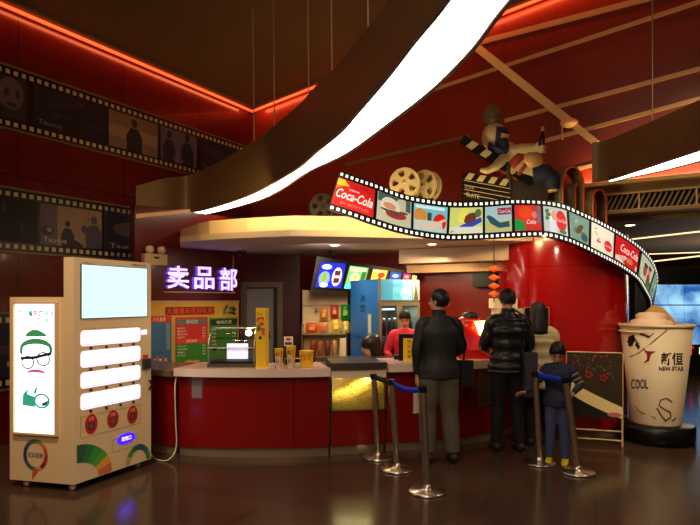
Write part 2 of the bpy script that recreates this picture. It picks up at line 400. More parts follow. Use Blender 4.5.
# sign wall
PS = Pl((-2.71, 7.3), (.664, .748)); TS = PS.t(240)
w = MB('wall_red'); a = PS.pt(0, 0); w.obox(a, PS.d*TS, -PS.n*.12, V((0, 0, 2.8))); w.build('wall_sign', kind='structure')
w = MB('gold_trim'); s = Surf.px(PS, 136, 213, 190, 217.5); 
w.add([PS.hit(136, 214, .004), PS.hit(190, 209, .004), PS.hit(190, 212, .004), PS.hit(136, 218.5, .004)], [(0, 3, 2, 1)]); w.build('reflection_stripe', kind='structure')  # pale stripe painted as a reflection on the glossy red wall
# inner partition with the grey door
PD = Pl((-1.72, 8.9), (1, 0)); a = PD.pt(0, 0)
xe = at(300, 0, 8.9).x
w = MB('dark_red'); dx0, dx1 = at(243, 0, 8.9).x, at(281, 0, 8.9).x; zt = at(0, 284, 8.9).z
w.obox(a, (dx0-a.x, 0, 0), (0, .1, 0), (0, 0, 2.5)); w.obox((dx0, 8.9, zt), (dx1-dx0, 0, 0), (0, .1, 0), (0, 0, 2.5-zt)); w.obox((dx1, 8.9, 0), (xe-dx1, 0, 0), (0, .1, 0), (0, 0, 2.5))
w.build('wall_inner', kind='structure')
d = MB('grey_door').box(dx0+.055, dx1-.12, 8.90, 8.94, .005, zt-.07).build('door_1', kind='structure')
w = MB('frame_grey'); w.box(dx0-.03, dx0+.05, 8.86, 8.93, 0, zt+.03); w.box(dx1-.05, dx1+.03, 8.86, 8.93, 0, zt+.03); w.box(dx0+.05, dx1-.05, 8.86, 8.93, zt-.05, zt+.03)
w.build('door_frame', d); MB('black').box(dx1-.118, dx1-.052, 8.91, 8.95, .005, zt-.07).build('door_gap', d)
MB('chrome').tube([(dx1-.17, 8.88, 1.0), (dx1-.17, 8.87, 1.12)], .012).build('door_handle', d)
# ------------------------------------------------------------------ film strips on the left wall
def film_strip(label, t0, t1, z0, z1, frames):
    g = thing('film_strip_mural', label, 'wall mural', PLw.pt(t0, z0), None)
    S = Surf.ty(PLw, t0, t1, z0, z1, .012); L = t1-t0; H = z1-z0
    w = MB('film_black'); w.obox(PLw.pt(t0, z0), PLw.d*L, PLw.n*.012, V((0, 0, H))); w.build('film_base', g)
    w = MB('bronze'); S.block(w, 0, -.035, 1, .0, -.012, .012); S.block(w, 0, 1, 1, 1.035, -.012, .012); w.build('edge_rail', g)
    w = MB('prop_cream'); n = int(L/.09)
    for k in range(n):
        u = (k+.5)*.09/L; du = .024/L
        for v in (.075, .925): S.rect(w, u-du, v-.036, u+du, v+.036, .002)
    w.build('perforation', g, kind='stuff')
    for x0, x1, fn in frames:
        ta, tb = PLw.t(x0), PLw.t(x1); ta, tb = max(ta, t0), min(tb, t1)
        f = Surf.ty(PLw, ta, tb, z0+.15*H, z1-.15*H, .013); w = MB(); fn(f, w); w.build('film_picture', g)
def sil(f, w, cx, s, col, sit=False):        # a plain seated or standing figure in a film picture
    w.use(flat(col)); f.ell(w, cx, .62*s+.12, .055*s, .11*s, .006)
    f.poly(w, [(cx-.14*s, 0), (cx-.15*s, .38*s), (cx-.07*s, .52*s+.08), (cx+.07*s, .52*s+.08), (cx+.15*s, .38*s), (cx+.14*s, 0)], .005)
    if sit: f.poly(w, [(cx+.05*s, .0), (cx+.1*s, .3*s), (cx+.34*s, .1*s), (cx+.36*s, 0)], .005)
def f_dark(f, w):
    w.use(flat((24, 20, 34))); f.rect(w, 0, 0, 1, 1, .002); w.use(flat((44, 38, 56)))
    for k in range(9):
        f.ell(w, random.uniform(.2, .85), random.uniform(.35, .85), random.uniform(.03, .1), random.uniform(.03, .1), .004+.0002*k, 9)
    w.use(flat((20, 16, 24))); f.poly(w, [(.45, 0), (.5, .6), (.58, .6), (.64, 0)], .007)
    w.use(flat((120, 108, 110))); f.text(w, 'Taurus', .06, .08, .36, .2, .008)
def f_face(f, w):
    w.use(flat((38, 30, 40))); f.rect(w, 0, 0, 1, 1, .002); w.use(flat((84, 66, 66))); f.ell(w, .62, .6, .3, .38, .004)
    w.use(flat((34, 26, 36))); f.ell(w, .52, .62, .06, .1, .006); f.ell(w, .78, .62, .06, .1, .006); f.ell(w, .64, .35, .12, .05, .006)
def f_man(f, w):
    w.use(flat((112, 88, 70))); f.rect(w, 0, 0, 1, 1, .002); w.use(flat((132, 108, 84))); f.rect(w, 0, .3, 1, .62, .0025); sil(f, w, .5, 1.1, (30, 24, 38))
def f_pair(f, w):
    w.use(flat((86, 78, 96))); f.rect(w, 0, 0, 1, 1, .002); w.use(flat((34, 32, 58)))
    sil(f, w, .22, 1.1, (34, 30, 56)); sil(f, w, .72, 1.2, (28, 26, 48)); w.use(flat((150, 140, 140))); f.text(w, 'Taurus', .3, .06, .6, .16, .008)
def f_black(f, w):
    w.use(flat((22, 19, 30))); f.rect(w, 0, 0, 1, 1, .002); w.use(flat((46, 46, 66))); f.ell(w, .08, .8, .06, .14, .004); f.ell(w, .55, .3, .05, .2, .004)
def f_two(f, w):
    w.use(flat((92, 78, 92))); f.rect(w, 0, 0, .26, 1, .002); w.use(flat((142, 116, 92))); f.rect(w, .26, 0, 1, 1, .002)
    w.use(flat((60, 50, 66))); f.ell(w, .1, .35, .1, .12, .005); w.use(flat((150, 130, 130))); f.ell(w, .13, .37, .04, .05, .006)
    sil(f, w, .42, .72, (48, 38, 56), True); sil(f, w, .86, 1.0, (74, 60, 80)); w.use(flat((74, 60, 80))); f.ell(w, .7, .48, .06, .1, .006)
    w.use(flat((150, 60, 44))); f.rect(w, .75, .7, .77, .95, .006)
    w.use(flat((196, 180, 170))); f.text(w, 'Taurus', .04, .07, .4, .19, .009)
def f_glow(f, w):
    w.use(flat((34, 28, 42))); f.rect(w, 0, 0, 1, 1, .002); w.use(flat((104, 82, 74))); f.ell(w, .6, .6, .4, .2, .004)
    w.use(flat((40, 34, 60))); f.ell(w, .8, .35, .1, .2, .006); w.use(flat((196, 180, 170))); f.text(w, 'Taurus', .12, .07, .8, .19, .008)
def f_small(f, w):
    w.use(flat((30, 26, 52))); f.rect(w, 0, 0, 1, 1, .002); w.use(flat((70, 46, 60))); f.rect(w, 0, .45, 1, .62, .004)
    w.use(flat((150, 120, 80))); f.rect(w, .35, .2, .9, .3, .004)
film_strip('highest of the film strip murals, just under the ceiling on the left wall', -6, TC-.1, 3.52, 4.2,
           [(-60, -20, f_black), (-18, 26, f_face), (32, 106, f_dark), (108, 157, f_man), (160, 196, f_pair), (199, 238, f_dark)])
film_strip('middle film strip mural with the two seated figures, level with the vending machine top', -6, PLw.t(150), 2.15, 2.84,
           [(-70, -2, f_man), (0, 37, f_black), (39.5, 101, f_two), (103.5, 145, f_glow)])
film_strip('lowest film strip mural, mostly behind the white vending machine', -6, PLw.t(120), .62, 1.44, [(-60, -5, f_dark), (-3, 22, f_small), (24, 60, f_black)])
# ------------------------------------------------------------------ crescent ceiling lamps
def crescent(label, A_, C_, lum0, heights, zb, cables, tail):
    a = [onz(x, y, zb) for x, y in A_]+[V((x, y, zb)) for x, y in tail[0]]; c = [onz(x, y, zb) for x, y in C_]+[V((x, y, zb)) for x, y in tail[1]]
    def dense(p, k=6):
        o = []
        for i in range(len(p)-1):
            p0, p1, p2, p3 = p[max(i-1, 0)], p[i], p[i+1], p[min(i+2, len(p)-1)]
            for j in range(k):
                t = j/k; o.append(.5*((2*p1)+(p2-p0)*t+(2*p0-5*p1+4*p2-p3)*t*t+(3*p1-p0-3*p2+p3)*t**3))
        return o+[p[-1]]
    h = heights+[heights[-1]]*(len(a)-len(heights)); hd = [v.x for v in dense([V((q, 0, 0)) for q in h])]
    a, c = dense(a), dense(c); n = len(a)
    g = thing('crescent_ceiling_lamp', label, 'ceiling lamp', a[0]); th = .03
    def strip(p, q): return [(2*i, 2*i+1, 2*i+3, 2*i+2) for i in range(len(p)-1)]
    def band(w, p, q):
        vs = [x for pr in zip(p, q) for x in pr]; w.add(vs, strip(p, q), True)
    up = [V((0, 0, x)) for x in hd]
    w = MB('bronze'); band(w, a, [p+u for p, u in zip(a, up)]); band(w, [p+u for p, u in zip(c, up)], c)
    band(w, [p+u for p, u in zip(a, up)], [p+u for p, u in zip(c, up)]); band(w, c, a)
    w.add([a[-1], a[-1]+up[-1], c[-1]+up[-1], c[-1]], [(0, 1, 2, 3)]); w.build('lamp_body', g)
    i0 = lum0*6; w = MB('bronze')
    r = .018
    w.tube([p+V((0, 0, -.005)) for p in a[i0:]], r, 6); w.tube([p+V((0, 0, -.005)) for p in c[i0:]], r, 6); w.build('rim', g)
    w = MB('diffuser'); ins = [(p+(q-p)*.04-V((0, 0, .012)), q+(p-q)*.04-V((0, 0, .012))) for p, q in zip(a[i0:], c[i0:])]
    band(w, [x[1] for x in ins], [x[0] for x in ins]); w.build('diffuser', g)
    for p, ct in cables:
        MB('cable').tube([p, ct], .007, 6).build('suspension_cable', g)
    return g
Al = [(136, 205), (165, 208), (194, 211), (246, 195.5), (293, 170), (317, 150), (340, 131), (357, 111.5), (386, 77), (414, 40), (446, 0)]
Cl = [(136, 206.5), (165, 211), (196, 215), (261, 198.5), (308, 171), (330, 160.5), (351, 149.5), (386, 124), (431, 89), (471, 49), (500, 11)]
Hl = [.26, .42, .55, .61, .6, .57, .53, .49, .43, .42, .42]
cb = []
def ceil_z(x, y): 
    tb = (V((x, y, 0))-V((PLw.p.x, PLw.p.y, 0))).dot(B); return ZC+SL*tb
for px, py, dpy, hh in ((250, 193, 0, .6), (270, 183, 0, .6), (303.5, 163, 0, .58), (326, 143, 0, .54), (361, 107, 0, .48)):
    p = onz(px, py, 2.9)+V((.05, .02, hh-.03)); q = V((p.x-.02, p.y, ceil_z(p.x, p.y))); cb.append((p, q))
crescent('long crescent ceiling lamp with glowing underside hanging left of centre', Al, Cl, 2, Hl, 2.9, cb,
         ([(.5, 2.0), (.42, 1.5), (.22, .9)], [(.76, 2.0), (.72, 1.5), (.4, .85)]))
Ar = [(592, 181), (607, 179), (632, 171.3), (657, 163), (700, 148.6)]; Cr = [(592, 182.5), (611, 180.5), (634, 175.2), (664, 168.8), (700, 159.5)]
a1, a2 = onz(657, 163, 2.9), onz(700, 148.6, 2.9); c1, c2 = onz(664, 168.8, 2.9), onz(700, 159.5, 2.9)
def ext(p, q, k): r = q+(q-p)*k; return (r.x, r.y)
cr = []
for px, py in ((715, 144), (650, 165)):
    p = onz(px, py, 2.9)+V((.05, .05, .38)); cr.append((p, V((p.x, p.y, ceil_z(p.x, p.y)))))
crescent('short crescent ceiling lamp with pointed left tip at the right edge', Ar, Cr, 1, [.42]*5, 2.9, cr,
         ([ext(a1, a2, .7), ext(a1, a2, 1.5)], [ext(c1, c2, 1.2), ext(c1, c2, 2.2)]))
# ------------------------------------------------------------------ canopy over the kiosk
ZK = 2.3
fr = [onz(x, y, ZK) for x, y in ((180, 242.5), (200, 240.5), (240, 238), (290, 236), (340, 236.5), (400, 238), (450, 239), (500, 240.5), (535, 241.5))]
col_c = V((2.73, 7.5, 0)); CR = .79
bk = [PBw.pt(4.55, ZK, .03), PBw.pt(2.5, ZK, .03), PBw.pt(1.15, ZK, .03), V((xe+.02, 8.86, ZK)), V((-1.52, 8.86, ZK)), PS.pt(TS+.02, ZK, .02), PS.pt(PS.t(180), ZK, .012)]
def offs(p, d): q = V(p); k = (V((0, 8.5, 0))-V((q.x, q.y, 0))).normalized(); return q+k*d
w = MB('canopy_soffit'); w.prism(fr+bk, (0, 0, .07))
can = w.build('ceiling_canopy', kind='structure')
top = [offs(p, .12)+V((0, 0, .07)) for p in fr]; top[0].x += .1
w = MB('canopy_cream'); w.prism(top+[b+V((0, 0, .07)) for b in bk], (0, 0, .17)); w.build('trim_14', kind='structure')
ZT = ZK+.24
# stepped bulkhead beams at the back of the kiosk
w = MB('canopy_soffit'); t0 = PBw.t(416)
w.obox(PBw.pt(t0, 2.1, .02), B*(4.6-t0), PBw.n*.55, V((0, 0, .19))); w.build('trim_15', kind='structure')
w = MB('gold_trim'); w.obox(PBw.pt(t0, 1.98, .02), B*(4.5-t0), PBw.n*.3, V((0, 0, .11))); w.build('trim_16', kind='structure')
w = MB('black'); w.obox(PBw.pt(t0+.9, 1.78, .02), B*(3.4-t0), PBw.n*.12, V((0, 0, .19))); w.build('trim_17', kind='structure')
# down lights
for i, (px, py, lb) in enumerate(((335, 245, 'small round downlight left, above the menu screens'), (432, 244, 'small round downlight in the middle of the canopy'),
                                  (511, 245, 'small round downlight nearest the red column'), (428, 247.5, 'x'))):
    if lb == 'x': continue
    p = onz(px, py, ZK)
    g = thing('downlight', lb, 'downlight', p, 'downlights in the canopy soffit')
    MB('white_plastic').lathe([(.05, -.002), (.075, -.008), (.08, 0)], p, 20).build('ring', g); MB('down_lamp').cyl(p+V((0, 0, -.006)), .05, .004, 20).build('lens', g)
    lamp('downlight_beam', 'SPOT', p+V((0, 0, -.04)), 42, (1, .74, .45), .05, p+V((0, 0, -2)), 120, .8)
for px, py, z, r, lb in ((697, 215.5, ZL, .05, 'bright round downlight at the right edge, behind the air grille'), (630, 225, ZL, .06, 'wide round downlight above the right end of the curved film strip')):
    p = onz(px, py, z); g = thing('downlight', lb, 'downlight', p)
    MB('white_plastic').lathe([(r, -.002), (r*1.4, -.01), (r*1.5, 0)], p, 20).build('ring', g); MB('down_lamp').cyl(p+V((0, 0, -.006)), r, .004, 20).build('lens', g)
# smoke/dome camera under the canopy
p = onz(241.5, 250.5, ZK); g = thing('dome_camera', 'small dark dome camera under the left end of the canopy', 'camera', p)
MB('steel').cyl(p+V((0, 0, -.025)), .075, .025).build('mount', g); MB('black').sph(p+V((0, 0, -.035)), (.055, .055, .045)).build('dome', g)
# ------------------------------------------------------------------ red column
w = MB('column_red'); w.lathe([(CR, .1), (CR, 2.4)], col_c, 64); w.lathe([(0, 2.4), (CR, 2.4)], col_c, 64); w.build('trim_18', kind='structure')
MB('kick').lathe([(CR-.02, 0), (CR-.02, .1), (CR, .1)], col_c, 64).build('trim_19', kind='structure')
# ------------------------------------------------------------------ the curved backlit film ribbon
RB = [((340, 170.5), (328, 209.5), 5.7), ((358, 177), (350, 216.5), 5.72), ((377, 183.5), (374, 225), 5.78), ((406, 194.5), (405, 234), 5.85), ((446, 200.8), (444, 240), 5.95), ((480, 201), (480, 239.5), 6.0),
      ((514, 198.8), (515, 237.5), 6.05), ((543, 200), (545, 237), 6.08), ((563, 203.5), (566, 242), 6.12), ((583, 212), (582, 248.5), 6.2), ((600, 220), (600, 257.5), 6.35),
      ((623, 233), (620, 268), 6.6), ((642, 247), (637, 280), 6.85), ((654, 262), (645, 292), 7.1), ((658, 279), (650.5, 304), 7.3), ((655, 300), (649, 322), 7.42)]
rt = [at(*a, y) for a, b, y in RB]; rb = [at(*b, y) for a, b, y in RB]
def cr_(p, u):
    i = max(0, min(int(u), len(p)-2)); t = u-i; p0, p1, p2, p3 = p[max(i-1, 0)], p[i], p[i+1], p[min(i+2, len(p)-1)]
    return .5*((2*p1)+(p2-p0)*t+(2*p0-5*p1+4*p2-p3)*t*t+(3*p1-p0-3*p2+p3)*t**3)
def rib(u, v, d=0):
    a, b = cr_(rb, u), cr_(rt, u); e = .02
    tg = cr_(rb, min(u+e, len(RB)-1))-cr_(rb, max(u-e, 0)); n = tg.cross(b-a).normalized()
    return a+(b-a)*v+n*d
def ribx(px, v=.5):
    lo, hi = 0, 14.0
    for _ in range(40):
        m = (lo+hi)/2; q = rib(m, v)
        if q.x/q.y*F+CX < px: lo = m
        else: hi = m
    return lo
UE = len(RB)-1
RG = thing('film_ribbon', 'giant curved backlit film strip with colourful pictures wrapping around the canopy and red column', 'illuminated sign', rib(7, 0))
w = MB('film_black'); N = 120
vs = []
for i in range(N+1):
    u = UE*i/N; vs += [rib(u, 0), rib(u, 1), rib(u, 1, -.05), rib(u, 0, -.05)]
fs = []
for i in range(N):
    for k in range(4): j = (k+1) % 4; fs.append((4*i+k, 4*(i+1)+k, 4*(i+1)+j, 4*i+j)[::-1])
fs += [(0, 1, 2, 3), (4*N+3, 4*N+2, 4*N+1, 4*N)]; w.add(vs, fs, False); w.build('ribbon_body', RG)
w = MB('perf_glow'); 
# arc length table
L = [0]; pr = rib(0, .5)
for i in range(1, 601):
    q = rib(UE*i/600, .5); L.append(L[-1]+(q-pr).length); pr = q
def u_at(s):
    import bisect
    i = min(max(bisect.bisect(L, s), 1), 600); f = (s-L[i-1])/max(L[i]-L[i-1], 1e-9); return UE*(i-1+f)/600
s = .03
while s < L[-1]-.03:
    u0, u1 = u_at(s-.0145), u_at(s+.0145)
    for v in (.075, .925): 
        w.add([rib(u0, v-.036, .004), rib(u1, v-.036, .004), rib(u1, v+.036, .004), rib(u0, v+.036, .004)], [(0, 1, 2, 3)])
    s += .0575
w.build('perforation', RG, kind='stuff')
class RF:                                     # one picture frame on the ribbon
    def __init__(s, x0, x1): s.a, s.b = ribx(x0), ribx(x1)
    def P(s, u, v, d=0): return rib(s.a+(s.b-s.a)*u, .165+.67*v, .004+d)
    poly, rect, ell, rr, text = Surf.poly, Surf.rect, Surf.ell, Surf.rr, Surf.text
G = .75
def I(r, g, b, k=G): return flat((r, g, b), k)
def bgrect(f, w, col, n=6):
    w.use(I(*col))
    for i in range(n): f.poly(w, [(i/n, 0), ((i+1)/n, 0), ((i+1)/n, 1), (i/n, 1)], .001)
def blobs(f, w, cols, n, seed, r=(.04, .13), box=(.05, .1, .95, .9)):
    rd = random.Random(seed)
    for k in range(n):
        w.use(I(*rd.choice(cols))); rr_ = rd.uniform(*r)
        cu = rd.uniform(box[0]+rr_, box[2]-rr_); cv = rd.uniform(box[1]+rr_, box[3]-rr_); f.ell(w, cu, cv, rr_, rr_*rd.uniform(.6, 1.2), .0015+.0001*k, 10, rd.uniform(0, 1))
def c1(f, w):
    bgrect(f, w, (214, 30, 24)); w.use(I(250, 200, 40)); f.poly(w, [(0, .72), (.34, .8), (.2, .98), (0, .98)], .002); w.use(I(250, 120, 30)); f.poly(w, [(0, .6), (.2, .74), (0, .74)], .0025)
    w.use(I(110, 30, 20)); f.text(w, 'ICE COLD', .38, .78, .95, .93, .004); w.use(I(255, 240, 230)); f.text(w, 'DRINK', .36, .66, .62, .72, .004)
    f.text(w, 'Coca-Cola', .07, .3, .97, .64, .005, .015, .35); w.use(I(240, 140, 120)); f.text(w, 'IN BOTTLES', .22, .1, .9, .19, .004)
def c2(f, w):
    bgrect(f, w, (196, 190, 160)); w.use(I(70, 96, 80)); f.poly(w, [(.02, .7), (.98, .55), (.98, .99), (.02, .99)], .0015); w.use(I(226, 214, 186)); f.ell(w, .42, .6, .3, .33, .002); w.use(I(208, 140, 104)); f.ell(w, .4, .62, .2, .12, .003)
    w.use(I(160, 46, 44)); f.ell(w, .58, .36, .3, .15, .004); w.use(I(60, 80, 66)); f.ell(w, .44, .42, .34, .05, .005, rot=-.1); w.use(I(120, 60, 50)); f.ell(w, .8, .5, .12, .05, .005)
def c3(f, w):
    bgrect(f, w, (120, 196, 204)); w.use(I(206, 206, 180)); f.rect(w, .02, .02, .98, .4, .0015); w.use(I(214, 140, 60)); f.ell(w, .2, .58, .19, .27, .002); w.use(I(60, 76, 54)); f.rect(w, .4, .2, .52, .72, .002)
    w.use(I(214, 34, 34)); f.ell(w, .77, .4, .2, .32, .003); w.use(I(246, 190, 160)); f.poly(w, [(.3, .04), (.4, .2), (.92, .55), (.96, .46)], .004); w.use(I(230, 250, 250)); f.rect(w, .05, .85, .9, .95, .002)
def c4(f, w):
    bgrect(f, w, (214, 220, 120)); w.use(I(226, 226, 210)); f.rect(w, .02, .02, .98, .25, .0015); w.use(I(60, 66, 180)); f.poly(w, [(.02, .06), (.4, .36), (.95, .62), (.98, .44), (.5, .12), (.1, .02)], .002)
    w.use(I(110, 56, 40)); f.ell(w, .62, .6, .24, .16, .003, rot=.8); w.use(I(240, 230, 80)); f.poly(w, [(.25, .5), (.4, .95), (.52, .95), (.42, .45)], .004); w.use(I(90, 110, 80)); f.ell(w, .86, .78, .1, .16, .003)
def c5(f, w):
    bgrect(f, w, (170, 200, 206)); w.use(I(196, 190, 110)); f.rect(w, .02, .02, .98, .45, .0015); w.use(I(40, 84, 100)); f.poly(w, [(.04, .62), (.2, .35), (.5, .15), (.92, .18), (.9, .4), (.55, .36), (.25, .62), (.12, .68)], .002)
    w.use(I(150, 40, 60)); f.rect(w, .46, .66, .98, .92, .002); w.use(I(255, 230, 230)); f.text(w, 'Coca-Cola', .5, .72, .95, .87, .004)
def c6(f, w):
    bgrect(f, w, (206, 54, 44)); w.use(I(30, 150, 70)); f.poly(w, [(.0, .02), (.4, .02), (.3, .4), (0, .46)], .002); w.use(I(240, 74, 30)); f.ell(w, .4, .7, .26, .24, .003); w.use(I(120, 110, 130)); f.rect(w, .84, .3, .98, .98, .003)
    w.use(I(255, 220, 210)); f.text(w, 'Coke', .42, .26, .78, .44, .005, .01, .3); w.use(I(220, 130, 110)); f.ell(w, .72, .62, .1, .14, .004)
def c7(f, w):
    bgrect(f, w, (196, 206, 196)); blobs(f, w, [(90, 130, 90), (240, 240, 230)], 10, 3, box=(.02, .4, .4, .95)); w.use(I(216, 50, 46)); f.ell(w, .72, .52, .24, .4, .004); w.use(I(226, 170, 140)); f.ell(w, .4, .68, .12, .2, .005)
    w.use(I(230, 226, 236)); f.poly(w, [(.22, .02), (.26, .5), (.46, .55), (.5, .02)], .0045); w.use(I(255, 230, 220)); f.text(w, 'Coca-Cola', .5, .46, .96, .6, .006, 0, .3); w.use(I(80, 120, 80)); f.ell(w, .76, .1, .16, .08, .005)
def c8(f, w):
    bgrect(f, w, (120, 150, 134)); w.use(I(170, 190, 176)); f.poly(w, [(.02, .02), (.02, .6), (.6, .06)], .0015); w.use(I(100, 74, 40)); f.ell(w, .5, .48, .12, .26, .003, rot=-.7); w.use(I(60, 84, 90)); f.ell(w, .76, .22, .18, .16, .003); blobs(f, w, [(150, 170, 160), (90, 120, 110)], 5, 4)
def c9(f, w):
    bgrect(f, w, (230, 224, 200)); w.use(I(214, 40, 60)); f.ell(w, .78, .34, .17, .22, .003); w.use(I(255, 235, 230)); f.text(w, 'Coca-Cola', .64, .3, .92, .38, .005); blobs(f, w, [(190, 90, 70), (220, 190, 150), (150, 160, 110)], 9, 5, (.03, .08), (.05, .2, .5, .9)); w.use(I(200, 190, 170)); f.text(w, 'Drink', .1, .1, .5, .26, .004)
def c10(f, w):
    bgrect(f, w, (200, 30, 34)); w.use(I(240, 220, 214)); f.text(w, 'Coca-Cola', .2, .45, .96, .78, .005, .012, .3); w.use(I(220, 200, 190)); f.poly(w, [(.02, .02), (.98, .02), (.98, .22), (.4, .34), (.02, .2)], .002); w.use(I(190, 120, 70)); f.ell(w, .62, .24, .14, .12, .004); w.use(I(210, 170, 150)); f.ell(w, .3, .2, .14, .08, .003)
def c11(f, w):
    bgrect(f, w, (190, 200, 176)); w.use(I(70, 110, 50)); f.poly(w, [(.02, .02), (.98, .02), (.98, .3), (.02, .4)], .002); w.use(I(170, 70, 50)); f.ell(w, .35, .45, .14, .26, .003); w.use(I(200, 140, 110)); f.ell(w, .66, .6, .12, .2, .003); w.use(I(60, 40, 36)); f.ell(w, .66, .76, .13, .08, .004); f.ell(w, .35, .68, .14, .08, .004); w.use(I(150, 50, 44)); f.ell(w, .68, .3, .14, .18, .004)
def c12(f, w): bgrect(f, w, (120, 160, 140)); blobs(f, w, [(70, 110, 100), (180, 200, 180)], 5, 6)
for x0, x1, fn in ((335, 374, c1), (377, 411, c2), (413.5, 447, c3), (449.5, 482.5, c4), (485, 511.5, c5), (514.5, 541, c6), (543.5, 567, c7), (569.5, 588.5, c8), (591, 613, c9), (615, 637.5, c10), (640, 651, c11), (652, 654.5, c12)):
    f = RF(x0, x1); w = MB(); fn(f, w); w.build('film_picture', RG)
# brackets that hold the ribbon off the canopy
w = MB('steel')
for u, q in ((3.4, fr[5]), (5, fr[6]), (6.5, fr[7])):
    p = rib(u, .6, -.05); w.tube([p, V((q.x+.0, q.y+.25, max(p.z, ZK+.12)))], .015, 6)
w.build('bracket', RG)
# lamps behind the ribbon that wash the fascia
for u in (.8, 2.6, 4.4, 6.2):
    p = rib(u, .45, -.16); o = lamp('ribbon_back_light', 'AREA', p, 7, (1, .72, .3), .5, p+V((0, 1, .05)), sy=.08)
lamp('cove_back_light', 'AREA', (-1.1, 6.3, 2.75), 9, (1, .68, .28), 1.2, (-1.1, 7.2, 2.35), sy=.05)
# ------------------------------------------------------------------ props on the canopy
YP = 6.9
def reel(c, R, n, label, dark=False):
    g = thing('film_reel', label, 'film reel prop', V((c.x, c.y, ZT)), 'film reels on the canopy')
    n = V(n).normalized(); a = n.cross(V((0, 0, 1))).normalized(); b = V((0, 0, 1))
    w = MB('prop_dark' if dark else 'prop_cream'); N = 60; T = .025
    # annular disc with five round holes: fan between the outline and holes
    for sgn in (-1, 1):
        off = n*.05*sgn
        def pt(r, t): return c+a*r*math.cos(t)+b*r*math.sin(t)+off
        hr = R*.22; hc = R*.62
        nr = 14
        for i in range(N):
            t0, t1 = 2*PI*i/N, 2*PI*(i+1)/N; tm = (t0+t1)/2
            k = round(tm/(2*PI/5)); dt = tm-k*2*PI/5
            x = math.sin(dt)*hc/ 1
            half = math.sqrt(max(hr*hr-(hc*math.tan(dt) if abs(dt) < 1 else 9)**2, 0)) if abs(hc*math.tan(dt)) < hr else 0
            segs = [(R*.08, hc-half), (hc+half, R)] if half > 0 else [(R*.08, R)]
            for r0, r1 in segs:
                w.add([pt(r0, t0)+n*T/2, pt(r1, t0)+n*T/2, pt(r1, t1)+n*T/2, pt(r0, t1)+n*T/2, pt(r0, t0)-n*T/2, pt(r1, t0)-n*T/2, pt(r1, t1)-n*T/2, pt(r0, t1)-n*T/2],
                      [(0, 1, 2, 3), (7, 6, 5, 4), (1, 5, 6, 2), (0, 3, 7, 4)])
    w.build('reel_flange', g)
    MB('prop_cream' if not dark else 'prop_dark').cyl(c-n*.07, R*.16, .14, 16, n).build('hub', g)
    zc = c.z-R
    MB('prop_dark').obox(V((c.x-.08, c.y-.05, ZT)), (.16, 0, 0), (0, .1, 0), (0, 0, max(zc-ZT+.04, .03))).build('foot', g)
reel(at(405, 183.5, YP-.1), .175, (-.2, -1, 0), 'cream film reel on the canopy, the left of the pair')
reel(at(426, 186.5, YP+.12), .19, (-.75, -.8, .0), 'cream film reel on the canopy turned sideways, the right of the pair')
reel(at(322, 207, 7.3), .16, (.2, -1, 0), 'dark film reel low behind the left end of the curved film strip', True)
# clapperboard
g = thing('clapperboard', 'black and cream clapperboard with raised arm standing on the canopy', 'clapperboard prop', V((at(486, 0, 6.55).x, 6.55, ZT)))
PC = Pl((0, 6.55), (1, .08))
w = MB('black'); tl, tr = PC.hit(462.5, 172), PC.hit(512, 181); d = V((0, .04, 0)); bl, br = V((tl.x+.0, tl.y, ZT)), V((tr.x, tr.y, ZT))
w.prism([bl, br, tr, tl], d); w.build('slate', g)
w = MB('prop_cream')
for k in range(4):
    x = 466+k*11.5; y = 173.5+k*1.9
    w.add([PC.hit(x+3, y-.5, .006), PC.hit(x+9, y+.6, .006), PC.hit(x+4.5, y+6.8, .006), PC.hit(x-1.5, y+5.7, .006)], [(0, 3, 2, 1)])
for y in (180, 184.5, 189, 193.5):
    w.add([PC.hit(463.5, y, .006), PC.hit(510, y+8.5, .006), PC.hit(510, y+9.1, .006), PC.hit(463.5, y+.6, .006)], [(0, 3, 2, 1)])
S = Surf(PC.hit(466, 196.5, .008), PC.hit(479, 199.5, .008)-PC.hit(466, 196.5, .008), V((0, 0, .05))); S.text(w, 'SLATE', 0, 0, 1, 1)
S = Surf(PC.hit(464.5, 188, .008), PC.hit(474, 190, .008)-PC.hit(464.5, 188, .008), V((0, 0, .035))); S.text(w, 'SCENE', 0, 0, 1, 1)
w.build('slate_marking', g)
w = MB('black'); a0, a1 = PC.hit(459.5, 134.5), PC.hit(531, 178); dd = a1-a0; s = dd.cross(PC.n).normalized()*.11
if s.z < 0: s = -s
w.obox(a0-s*.0-V((0, 0, .1)), dd, s, V((0, .05, 0))); ar = w.build('clap_arm', g)
w = MB('prop_cream')
for k in range(4):
    f0 = .08+k*.19; q = a0-V((0, 0, .1))+dd*f0-V((0, .006, 0))
    w.add([q+s*.05, q+dd*.085+s*.05, q+dd*.125+s*.95, q+dd*.04+s*.95], [(0, 1, 2, 3)])
w.build('arm_stripe', ar)
MB('prop_dark').tube([PC.hit(508, 165), PC.hit(511, 190)], .02).build('hinge', g)
